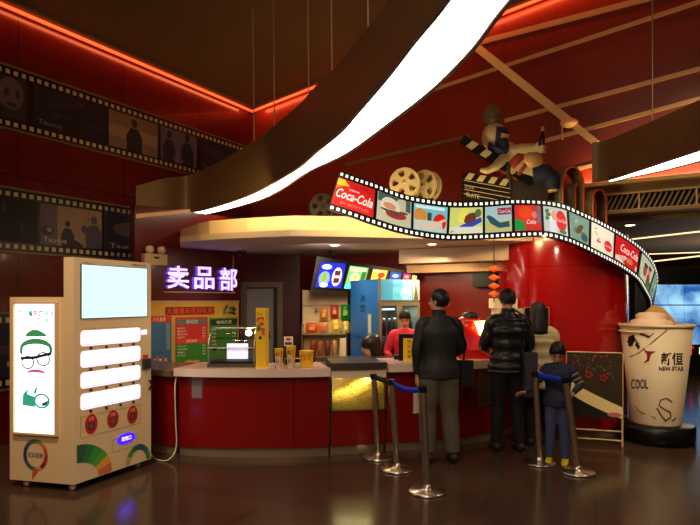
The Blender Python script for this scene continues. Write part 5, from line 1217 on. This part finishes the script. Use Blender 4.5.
def dens(pts, rad, k=4):
    P, R_ = [], []; pts = [V(p) for p in pts]; r3 = [V((a, b, 0)) for a, b in rad]
    for i in range(len(pts)-1):
        for j in range(k): P.append(cr_(pts, i+j/k)); q = r3[i].lerp(r3[i+1], (1-math.cos(PI*j/k))/2); R_.append((q.x, q.y))
    return P+[pts[-1]], R_+[(r3[-1].x, r3[-1].y)]
def fuse(mb, voxel, smooth=2):               # join overlapping lofts into one continuous surface
    me = bpy.data.meshes.new('t'); me.from_pydata(mb.v, [], mb.f); o = bpy.data.objects.new('t', me); C.objects.link(o)
    m = o.modifiers.new('r', 'REMESH'); m.mode = 'VOXEL'; m.voxel_size = voxel
    if smooth: s = o.modifiers.new('s', 'SMOOTH'); s.iterations = smooth; s.factor = .5
    bpy.context.view_layer.update()
    me2 = bpy.data.meshes.new_from_object(o.evaluated_get(bpy.context.evaluated_depsgraph_get()))
    mb.v = [v.co.copy() for v in me2.vertices]; mb.f = [tuple(p.vertices) for p in me2.polygons]; mb.m = [0]*len(mb.f); mb.sm = set(range(len(mb.f))); mb.uv = {}
    bpy.data.objects.remove(o); bpy.data.meshes.remove(me); bpy.data.meshes.remove(me2); return mb
def hand(mb, w_, d, pn, s, curl=.35, thumb=None):
    """palm from the wrist w_ along d; pn = palm normal (fingers curl towards it)"""
    d = d.normalized(); pn = (pn-d*pn.dot(d)).normalized(); sd_ = d.cross(pn).normalized()
    if thumb is not None and sd_.dot(thumb) < 0: sd_ = -sd_     # thumb side
    ring_loft(mb, [w_-d*.02*s, w_, w_+d*.03*s, w_+d*.07*s, w_+d*.088*s], [(.024*s, .019*s), (.025*s, .018*s), (.036*s, .016*s), (.04*s, .014*s), (.036*s, .011*s)], 12, sd_)
    for k, (o_, l) in enumerate(((.031, .07), (.0105, .08), (-.0105, .074), (-.031, .058))):
        p = w_+d*.078*s+sd_*o_*s; dd = (d+sd_*o_*2.2).normalized(); pts = [p-dd*.012*s, p]; a = curl*.5
        for seg in (.42, .33, .25): v = dd*math.cos(a)+pn*math.sin(a); pts.append(pts[-1]+v*l*s*seg); a += curl
        ring_loft(mb, pts, [(.0085*s, .0085*s)]*2+[(.0085*s, .0085*s), (.0078*s, .0078*s), (.006*s, .006*s)], 8, sd_)
    p = w_+d*.022*s+sd_*.022*s; v = (d*.62+sd_*.7+pn*.3).normalized(); v2 = (d*.85+sd_*.3+pn*.4).normalized()
    ring_loft(mb, [p, p+v*.03*s, p+v*.03*s+v2*.028*s, p+v*.03*s+v2*.05*s], [(.013*s, .012*s), (.011*s, .011*s), (.0095*s, .009*s), (.007*s, .007*s)], 8, pn)
def person(label, loc, yaw, H, pose={}, top=None, bottom=None, shoes=None, hair='short', hair_m='hair', puffer=False, group=None, fat=1.0, collar=None, baggy=0, eyes=True, face_m='skin', crop=None, long_coat=0, headk=1.0, striped=False):
    s = H/1.72; loc = V(loc); g = thing('person', label, 'person', loc, group)
    Rz = Matrix.Rotation(yaw, 3, 'Z'); W = lambda p: loc+Rz @ (V(p)*s)
    D = dict(lean=0.0, yawh=0, nod=0, pel=(0, 0, .91), neck=None,
             lk=(-.10, .02, .49), la=(-.11, -.02, .08), rk=(.10, .02, .49), ra=(.11, -.02, .08),
             le=(-.255, -.02, 1.14), lw=(-.26, .06, .90), re=(.255, -.02, 1.14), rw=(.26, .06, .90), lhd=None, rhd=None, lift=0)
    D.update(pose); P = {k: V(v) if isinstance(v, tuple) else v for k, v in D.items()}
    pel = P['pel']; ln = P['lean']; chest = pel+V((0, math.sin(ln)*.38, math.cos(ln)*.38)); neck = pel+V((0, math.sin(ln)*.56, math.cos(ln)*.56)); 
    hc = neck+V((0, math.sin(ln+P['nod']*.5)*.02+.015+.05*math.sin(P['nod']), .125*math.cos(P['nod']*.4)+.012)); hk = headk
    shl, shr = neck+V((-.168, -.005, -.085)), neck+V((.168, -.005, -.085)); hpl, hpr = pel+V((-.085, 0, -.02)), pel+V((.085, 0, -.02))
    hands = {}
    def limbs(mb, inf, do_arms=True, do_legs=True, do_torso=True, puff=0, arm_end=1.0, leg_end=1.0, tors0=0, hem=0):
        i_ = inf
        def L(pts, rad, k=4, side=V((1, 0, 0)), wob=0):
            p_, r_ = dens(pts, rad, k)
            if wob: r_ = [(a+wob*(1 if (j % 4) in (1, 2) else -.6), b+wob*(1 if (j % 4) in (1, 2) else -.6)) for j, (a, b) in enumerate(r_)]
            ring_loft(mb, [W(q) for q in p_], [((a+i_)*s, (b+i_)*s) for a, b in r_], 18, Rz @ side)
        f = fat
        if do_torso: L([pel+V((0, 0, -.07-tors0)), pel+V((0, 0, 0)), pel.lerp(chest, .45), chest, neck+V((0, 0, -.085)), neck+V((0, 0, -.035)), neck+V((0, 0, .0))],
              [((.172+hem)*f+tors0*.05, (.118+hem)*f+tors0*.04), ((.168+hem*.7)*f, (.116+hem)*f), (.145*f, .105*f), (.172*f, .115*f), (.165, .09), (.11, .075), (.06, .058)], 6, wob=puff)
        if do_arms:
            for sh, e, w_ in ((shl, P['le'], P['lw']), (shr, P['re'], P['rw'])):
                w2 = e.lerp(w_, arm_end); L([sh+V(((neck-sh).x*.45, 0, .012)), sh+V((0, 0, -.012)), sh.lerp(e, .5), e, e.lerp(w2, .5), w2], [(.055, .05), (.06, .058), (.052, .052), (.043, .043), (.036, .036), (.029, .026)], 4, V((0, 1, 0)), wob=puff*.4)
        if do_legs:
            for hp, k_, a_ in ((hpl, P['lk'], P['la']), (hpr, P['rk'], P['ra'])):
                a2 = k_.lerp(a_, leg_end); L([hp+V((0, 0, .04)), hp+V((0, 0, -.06)), hp.lerp(k_, .5), k_, k_.lerp(a2, .35), a2], [(.085, .09), (.092, .1), (.078, .083), (.06, .06), (.06, .062), (.045, .048)], 4)
    b = MB('skin'); limbs(b, -.012)
    ring_loft(b, [W(neck+V((0, 0, -.04))), W(neck), W(neck.lerp(hc, .5)), W(hc)], [(.06*s, .06*s), (.052*s, .054*s), (.05*s, .054*s), (.05*s, .055*s)], 14, Rz @ V((1, 0, 0)))
    Rh = Rz @ Matrix.Rotation(P['yawh'], 3, 'Z') @ Matrix.Rotation(-P['nod'], 3, 'X'); HW = lambda p: W(hc)+Rh @ (V(p)*s*hk)
    b.sph(HW((0, -.008, .02)), (.075*s*hk, .093*s*hk, .095*s*hk), 20, Rh); b.sph(HW((0, .022, -.04)), (.056*s*hk, .065*s*hk, .072*s*hk), 16, Rh)
    ring_loft(b, [HW((0, .085, .012)), HW((0, .1, -.012)), HW((0, .108, -.026)), HW((0, .09, -.034))], [(.007*s, .008*s), (.01*s, .012*s), (.014*s, .012*s), (.012*s, .006*s)], 8, Rh @ V((1, 0, 0)))
    for sx in (-1, 1): b.sph(HW((sx*.077, -.008, -.008)), (.011*s*hk, .02*s*hk, .031*s*hk), 10, Rh)
    for nm, e, w_, sx in (('lhd', P['le'], P['lw'], -1), ('rhd', P['re'], P['rw'], 1)):
        d = Rz @ (P[nm] if P[nm] is not None else (w_-e)); hand(b, W(w_), d, Rz @ V((-sx, .2, -.3)), s, .4, Rz @ V((0, 1, .3)))
    if crop is not None: pass
    for a_, k_ in ((P['la'], P['lk']), (P['ra'], P['rk'])): ring_loft(b, [W(a_+V((0, -.05, -.035))), W(a_+V((0, .03, -.04))), W(a_+V((0, .13, -.055)))], [(.034*s, .03*s), (.04*s, .03*s), (.036*s, .02*s)], 12, Rz @ V((1, 0, 0)))
    body = fuse(b, .0065*max(s, .8), 1).build('body', g)
    if eyes:
        for sx in (-1, 1): w = MB('hair'); w.sph(HW((sx*.03, .079, .006)), (.0115*s, .006*s, .006*s), 10, Rh); w.build('eye', g)
        w = MB('lip'); w.sph(HW((0, .083, -.062)), (.022*s, .006*s, .006*s), 10, Rh); w.build('mouth', g)
        for sx in (-1, 1): w = MB('hair'); w.sph(HW((sx*.031, .084, .028)), (.018*s, .006*s, .004*s), 8, Rh); w.build('eyebrow', g)
    if top:
        w = MB(top); limbs(w, .016 if puffer else .01, do_legs=False, puff=.008 if puffer else 0, arm_end=.93, tors0=long_coat, hem=.016)
        if collar: ring_loft(w, [W(neck+V((0, 0, -.05))), W(neck+V((0, -.004, .01))), W(neck+V((0, -.006, .055)))], [(.085*s, .08*s), (.075*s, .074*s), (.07*s, .072*s)], 16, Rz @ V((1, 0, 0)))
        jk = fuse(w, .009, 1).build('jacket', g)
        if striped:
            for sh, e in ((shl, P['le']), (shr, P['re'])):
                for f_ in (.35, .62, .85): q = sh.lerp(e, f_); q2 = sh.lerp(e, f_+.1); w = MB('sleeve_stripe'); ring_loft(w, [W(q), W(q2)], [(.068*s, .068*s), (.065*s, .065*s)], 18, Rz @ V((0, 1, 0))); w.build('sleeve_stripe', jk)
    if bottom:
        w = MB(bottom); limbs(w, .012+baggy, do_arms=False, do_torso=False, leg_end=.96)
        p_, r_ = dens([pel+V((0, 0, -.1)), pel, pel+V((0, 0, .06))], [(.13, .1), (.168, .118), (.15, .108)], 4); ring_loft(w, [W(q) for q in p_], [((a+.004)*s*1, (c_+.004)*s) for a, c_ in r_], 18, Rz @ V((1, 0, 0)))
        fuse(w, .009, 1).build('trousers', g)
    if shoes:
        for a_ in (P['la'], P['ra']):
            w = MB(shoes); ring_loft(w, [W(a_+V((0, -.085, -.04))), W(a_+V((0, -.07, -.03))), W(a_+V((0, .0, -.02))), W(a_+V((0, .08, -.042))), W(a_+V((0, .155, -.055))), W(a_+V((0, .175, -.06)))],
                               [(.026*s, .03*s), (.042*s, .045*s), (.046*s, .056*s), (.05*s, .034*s), (.042*s, .022*s), (.02*s, .012*s)], 16, Rz @ V((1, 0, 0)))
            zf = loc.z+.001; w.v = [V((v.x, v.y, max(v.z, zf))) for v in w.v]
            w.build('shoe', g)
    # hair shell
    w = MB(hair_m); n, h = 28, 16; vs = []
    for i in range(h+1):
        for k in range(n):
            th = PI*i/h; ph = 2*PI*k/n; x, y, z = math.sin(th)*math.cos(ph), math.sin(th)*math.sin(ph), math.cos(th)
            front = max(0, y)
            zmin = {'short': -.62+1.25*front, 'bob': -1.5+2.0*max(0, y-.15), 'long': -2.3+3.2*max(0, y-.1), 'bowl': -.35+.62*front}[hair]
            r = (.088, .105, .113); wv = 1+.02*math.sin(7*ph+i)
            z2 = max(z, zmin) if hair in ('short', 'bowl') else z
            if hair in ('bob', 'long'):
                if z < 0: z2 = z*abs(zmin) if zmin < 0 else zmin; z2 = max(z2, zmin); x, y = (x/max(math.sin(th), .2)*min(1, .98), y/max(math.sin(th), .2)*.95) if th < PI*.97 else (x, y)
                if zmin > z2: z2 = zmin
            if hair in ('short', 'bowl') and z < zmin: k_ = math.sqrt(max(0, 1-zmin*zmin))/max(math.sin(th), 1e-3)*.97 if abs(zmin) < 1 else 1; k_ = min(k_, 3); x, y = x*k_*(1-(zmin-z)*.5), y*k_*(1-(zmin-z)*.5)
            vs.append(HW((x*r[0]*wv, y*r[1]*wv-.012, z2*r[2]+.018)))
    w.add(vs, [(i*n+k, (i+1)*n+k, (i+1)*n+(k+1) % n, i*n+(k+1) % n) for i in range(h) for k in range(n)], True)
    if hair in ('bob', 'long'):
        w = MB(hair_m); e = -.12 if hair == 'bob' else -.24; pr = [(.0, -.02, .142), (0, -.022, .132), (0, -.028, .1), (0, -.034, .04), (0, -.042, -.03), (0, -.055, e*.6), (0, -.06, e), (0, -.06, e-.012)]
        rr2 = [(.02, .02), (.055, .06), (.09, .094), (.098, .097), (.1, .088), (.108, .07), (.102, .055), (.06, .03)]
        p_, r_ = dens(pr, rr2, 3); ring_loft(w, [HW(q) for q in p_], [(a*s*hk, b_*s*hk) for a, b_ in r_], 20, Rh @ V((1, 0, 0)))
        w.sph(HW((0, -.015, .047)), (.1*s*hk, .112*s*hk, .094*s*hk), 20, Rh)
    w.build('hair', g)
    return g, W, HW
mat('lip', (170, 80, 74), .5)
def pos(px, Y): return V(((px-CX)/F*Y, Y, 0))
g1, W1, _ = person('person in black jacket and olive grey trousers with back to camera', pos(439, 5.76), .1, 1.70,
    dict(yawh=.85, lk=(-.11, .02, .49), la=(-.12, -.02, .08), rk=(.105, 0, .49), ra=(.13, -.04, .08), le=(-.235, -.03, 1.13), lw=(-.225, -.0, .86), re=(.24, .02, 1.14), rw=(.18, .22, 1.02)),
    'jacket_black', 'pants_grey', 'shoe_dark', 'short', collar=True, fat=1.15, baggy=.018)
g2, W2, _ = person('person in black quilted puffer jacket and black trousers with back to camera', pos(508, 6.18), .05, 1.71,
    dict(yawh=.1, nod=.25, lk=(-.10, .03, .49), la=(-.13, 0, .08), rk=(.1, .02, .49), ra=(.11, -.04, .08), le=(-.255, .02, 1.13), lw=(-.16, .22, 1.05), re=(.245, .02, 1.13), rw=(.2, .2, 1.02)),
    'puffer_black', 'pants_black', 'shoe_dark', 'short', puffer=True, fat=1.1, collar=True)
g3, W3, _ = person('person with long dark hair in cream quilted jacket behind the puffer jacket man', pos(538.5, 6.42), -.1, 1.54,
    dict(yawh=-.1, nod=.2, le=(-.21, .0, 1.13), lw=(-.16, .18, 1.02), re=(.21, 0, 1.13), rw=(.17, .17, 1.0)),
    'puffer_cream', 'pants_black', 'shoe_dark', 'long', puffer=True, long_coat=.14, fat=1.05)
g4, W4, _ = person('child with dark bowl haircut, dark blue patterned jacket, jeans and yellow shoes', pos(558, 5.68), 2.7, 1.16,
    dict(yawh=.1, nod=.55, lk=(-.09, .03, .47), la=(-.1, 0, .08), rk=(.1, .04, .47), ra=(.12, .02, .08), le=(-.30, .02, 1.16), lw=(-.22, .22, 1.06), re=(.30, .06, 1.14), rw=(.44, .2, 1.03), rhd=(.8, .3, -.2)),
    'camo', 'jeans', 'shoe_yellow', 'bowl', headk=1.32, fat=1.12, striped=True)
g5, W5, _ = person('attendant person in pink red top with dark fringe behind the yellow price stand', pos(405, 7.06), PI-.15, 1.47,
    dict(nod=.45, le=(-.25, .02, 1.13), lw=(-.16, .24, 1.0), re=(.25, .02, 1.13), rw=(.14, .24, 1.0)), 'uniform_pink', 'pants_black', 'shoe_dark', 'bowl', 'hair')
g6, W6, _ = person('attendant person with dark bob haircut looking down left behind the popcorn case', pos(379, 6.96), PI*.62, 1.42,
    dict(nod=.15, lean=.2, pel=(0, 0, .57), lk=(-.1, .26, .42), rk=(.1, .26, .42), la=(-.11, .0, .08), ra=(.11, 0, .08), le=(-.22, .16, .86), lw=(-.15, .36, .8), re=(.22, .16, .86), rw=(.12, .36, .8)), 'uniform_pink', 'pants_black', 'shoe_dark', 'bob', 'hair_brown', headk=1.3)
# shoulder bags
def bagm(label, W, c_, sz, yaw, m, strap):
    q = W(c_); a = V((math.cos(yaw), math.sin(yaw), 0)); n = V((-a.y, a.x, 0)); g = thing('shoulder_bag', label, 'bag', q-V((0, 0, sz[2]/2)))
    w = MB(m); w.cbox(q, a, n, V((0, 0, 1)), *sz[:1], sz[1], sz[2]); w.build('bag_body', g, bevel=.02)
    MB('black').tube([W(p) for p in strap], .01, 6).build('strap', g)
bagm('black bag on the right hip of the person in grey trousers', W1, (.27, .0, .88), (.13, .1, .26), .3, 'black_matte', [(.25, .0, 1.0), (.24, -.11, 1.2), (.13, -.12, 1.42), (.0, -.02, 1.5)])
M.get('bag_grey') or mat('bag_grey', (62, 58, 66), .7, noise=.1)
bagm('grey bag hanging behind the right hip of the puffer jacket man', W2, (.185, -.15, .83), (.13, .09, .46), .1, 'bag_grey', [(.19, -.15, 1.05), (.19, -.15, 1.25), (.15, -.13, 1.43), (.06, -.06, 1.5)])
# ------------------------------------------------------------------ hooded figure on the canopy
YM = 6.85
def m_(px, py, dy=0): return at(px, py, YM+dy)
base = V((m_(522, 0).x, YM, ZT))
g = thing('display_figure', 'hooded display figure with blue scarf lying on the canopy, holding up a bottle', 'figure', base)
MB('prop_dark').obox(V((m_(506, 0).x, YM-.1, ZT)), (m_(545, 0).x-m_(506, 0).x, 0, 0), (0, .3, 0), (0, 0, m_(0, 178).z-ZT)).build('plinth', g, bevel=.01)
b = MB('prop_cream'); X = V((1, 0, 0))
ring_loft(b, [m_(500, 147), m_(507, 158), m_(518, 168), m_(534, 174), m_(546, 174, .03)], [(.12, .1), (.2, .15), (.22, .16), (.17, .14), (.12, .1)], 16, V((.3, 0, 1)))
ring_loft(b, [m_(512, 153, -.08), m_(522, 150, -.1), m_(534, 149, -.14), m_(541, 147, -.16)], [(.08, .08), (.078, .075), (.066, .064), (.055, .055)], 12, V((0, 1, 0)))
ring_loft(b, [m_(504, 158, -.1), m_(495, 167, -.2), m_(487, 171, -.22), m_(480, 170, -.22)], [(.07, .07), (.055, .05), (.045, .04), (.03, .025)], 12, V((0, 1, 0)))
ring_loft(b, [m_(536, 176, -.05), m_(547, 174, -.1), m_(552, 180, -.1), m_(553, 192, -.1)], [(.12, .11), (.1, .1), (.085, .085), (.06, .06)], 12, V((0, 1, 0)))
ring_loft(b, [m_(536, 176, .1), m_(545, 172, .16), m_(550, 180, .16), m_(551, 192, .16)], [(.12, .11), (.1, .1), (.085, .085), (.06, .06)], 12, V((0, 1, 0)))
b.sph(m_(494.5, 137), (.15, .155, .165), 20); hd = m_(541, 148, -.17)
for k in range(4): p = m_(545.5, 145.5+k*2.3, -.2); ring_loft(b, [m_(540, 145.8+k*2.2, -.24), m_(543, 145.8+k*2.2, -.26), p, m_(543, 146.5+k*2.2, -.13)], [(.014, .014)]*4, 8, V((0, 0, 1)))
ring_loft(b, [m_(539, 150, -.18), m_(536.5, 145, -.22), m_(538, 142, -.24)], [(.02, .018), (.017, .016), (.012, .012)], 8, X)
b.sph(hd, (.06, .05, .065), 14)
fuse(b, .011, 2).build('body', g)
w = MB('navy'); w.lathe([(.1, -.13), (.12, -.05), (.13, 0), (.12, .02), (.1, .0)], m_(499, 146, -.08), 20, (.25, -.55, .8)); w.sph(m_(502, 147, -.1), (.085, .08, .13), 14); w.build('scarf', g)
w = MB('navy'); 
hc_ = m_(494.5, 137); fn = V((.5, -.82, -.12)).normalized(); fx = V((0, 0, 1)).cross(-fn).normalized()*-1; fx = fn.cross(V((0, 0, 1))).normalized()*-1; fz = fn.cross(fx).normalized(); fz = fz if fz.z > 0 else -fz
def patch(w, u0, u1, v0, v1, r, n=8):
    vs = [hc_+(fn*math.cos(a)*math.cos(b_)+fx*math.sin(a)*math.cos(b_)+fz*math.sin(b_))*r for b_ in [v0+(v1-v0)*j/n for j in range(n+1)] for a in [u0+(u1-u0)*i/n for i in range(n+1)]]
    w.add(vs, [(j*(n+1)+i, j*(n+1)+i+1, (j+1)*(n+1)+i+1, (j+1)*(n+1)+i) for j in range(n) for i in range(n)], True)
patch(w, -.7, .75, -.6, .62, .168); w.build('face_opening', g)
w = MB('skin'); patch(w, -.35, .6, -.2, .12, .173); w.build('eye_slit', g)
w = MB('fur'); rd = random.Random(2); pc = m_(492, 121)
w.sph(pc, (.075, .075, .12), 14)
for k in range(170):
    d = V((rd.gauss(0, .5), rd.gauss(0, .5), rd.gauss(.35, .6))).normalized(); r_ = .105+rd.random()*.035; w.tube([pc+V((d.x*.05, d.y*.05, d.z*.08)), pc+V((d.x*r_, d.y*r_, d.z*r_*1.45))], [.012, .003], 4, False)
w.build('pompom', g)
w = MB('red_cloth'); ring_loft(w, [m_(510, 160), m_(516, 166)], [(.225, .17), (.23, .175)], 18, V((.3, 0, 1))); ring_loft(w, [m_(519, 168), m_(522, 170)], [(.23, .175), (.225, .17)], 18, V((.3, 0, 1))); w.build('vest_stripe', g)
w = MB('gold_trim'); w.sph(m_(532, 160, -.12), (.13, .09, .11), 18); w.build('pouch', g)
w = MB('navy')
for dy, e in ((-.05, -.1), (.1, .16)):
    ring_loft(w, [m_(533, 175, dy), m_(546, 173.5, e), m_(552, 179, e), m_(553, 190, e)], [(.135, .125), (.115, .115), (.1, .1), (.075, .075)], 14, V((0, 1, 0)))
fuse(w, .014, 1).build('trousers', g)
bp0 = m_(541.5, 149, -.2); g = thing('bottle', 'small dark bottle held up in the hand of the canopy figure', 'bottle', bp0)
MB('bottle_dark').lathe([(0, 0), (.03, 0), (.033, .02), (.033, .12), (.025, .15), (.014, .19), (.013, .22), (0, .22)], bp0, 16, (.05, -.05, 1)).build('bottle_body', g); MB('gold_trim').lathe([(.018, .2), (.02, .25), (0, .26)], bp0, 12, (.05, -.05, 1)).build('cap', g)
# ------------------------------------------------------------------ light of the place, plus added fill lamps
wd = bpy.data.worlds.new('world'); bpy.context.scene.world = wd; wd.use_nodes = True
wd.node_tree.nodes['Background'].inputs[0].default_value = (1, .62, .38, 1); wd.node_tree.nodes['Background'].inputs[1].default_value = .11
lamp('lobby_fill', 'AREA', (-1.0, -1.5, 4.6), 130, (1, .66, .4), 2.5, (0, 5, 1.5))  # added fill from behind the camera, lifts the whole lobby
lamp('column_spot', 'SPOT', onz(545, 236, ZK-.03), 30, (1, .7, .45), .05, (2.2, 7.0, 1.6), 100, .8)
lamp('concourse_light', 'AREA', (6.5, 11, 2.85), 60, (1, .8, .5), 2.5, (6.5, 11, 0))
lamp('bulkhead_cove_light', 'AREA', bp(TW+1.6, -.12, 3.07), 22, (1, .66, .28), 2.6, bp(TW+1.6, .1, 3.4), sy=.05)
lamp('kiosk_left_fill', 'AREA', (-.35, 7.1, 2.2), 9, (1, .8, .6), .4, (-.2, 7.9, 1.2))  # unseen lamp added to brighten the blue fridge side
lamp('kiosk_inner_light', 'AREA', (.9, 7.4, 2.05), 10, (1, .72, .45), .6, (1.0, 7.8, 1.0))
lamp('cup_fill_spot', 'SPOT', (3.3, 4.6, 2.85), 120, (1, .78, .5), .1, (3.5, 6.5, .9), 64, .8)  # added spot, brightens the giant cup and poster stand
lamp('bulkhead_fill_spot', 'SPOT', (2.6, 3.2, 4.9), 150, (1, .76, .42), .15, bp(TW+1.6, 0, 2.85), 34, .9)  # extra spot put in to lift the bulkhead lip and grille
lamp('concourse_fill', 'POINT', (7, 10, 1.9), 45, (1, .78, .5), .6)
lamp('machine_fill_spot', 'SPOT', (-2.1, 2.4, 4.7), 430, (1, .82, .6), .15, (-2.3, 5.2, 1.0), 38, .9)  # made-up overhead spot that brightens the vending machine
v = bpy.context.scene.view_settings; v.view_transform = 'Standard'; v.look = 'None'; v.gamma = 1; v.exposure = 0; v.use_curve_mapping = False

for nm, L0, L1 in (('cove_wall_light', cp(-8, .13, -.06), cp(TC-.2, .13, -.06)), ('cove_back_wall_light', cp(TC-.13, .2, -.06), cp(TC-.13, 8, -.06))):
    mid = (L0+L1)/2; l = bpy.data.lights.new(nm, 'AREA'); l.shape = 'RECTANGLE'; l.size = (L1-L0).length; l.size_y = .04; l.energy = 26; l.color = (1, .2, .06)
    o = bpy.data.objects.new(nm, l); C.objects.link(o); o.location = mid
    x = (L1-L0).normalized(); wn = (PLw.n if nm == 'cove_wall_light' else PBw.n); z = (V((0, 0, 1))+wn*.9).normalized(); z = (z-x*z.dot(x)).normalized(); y = z.cross(x)
    o.matrix_world = Matrix.Translation(mid) @ Matrix((x, y, z)).transposed().to_4x4()
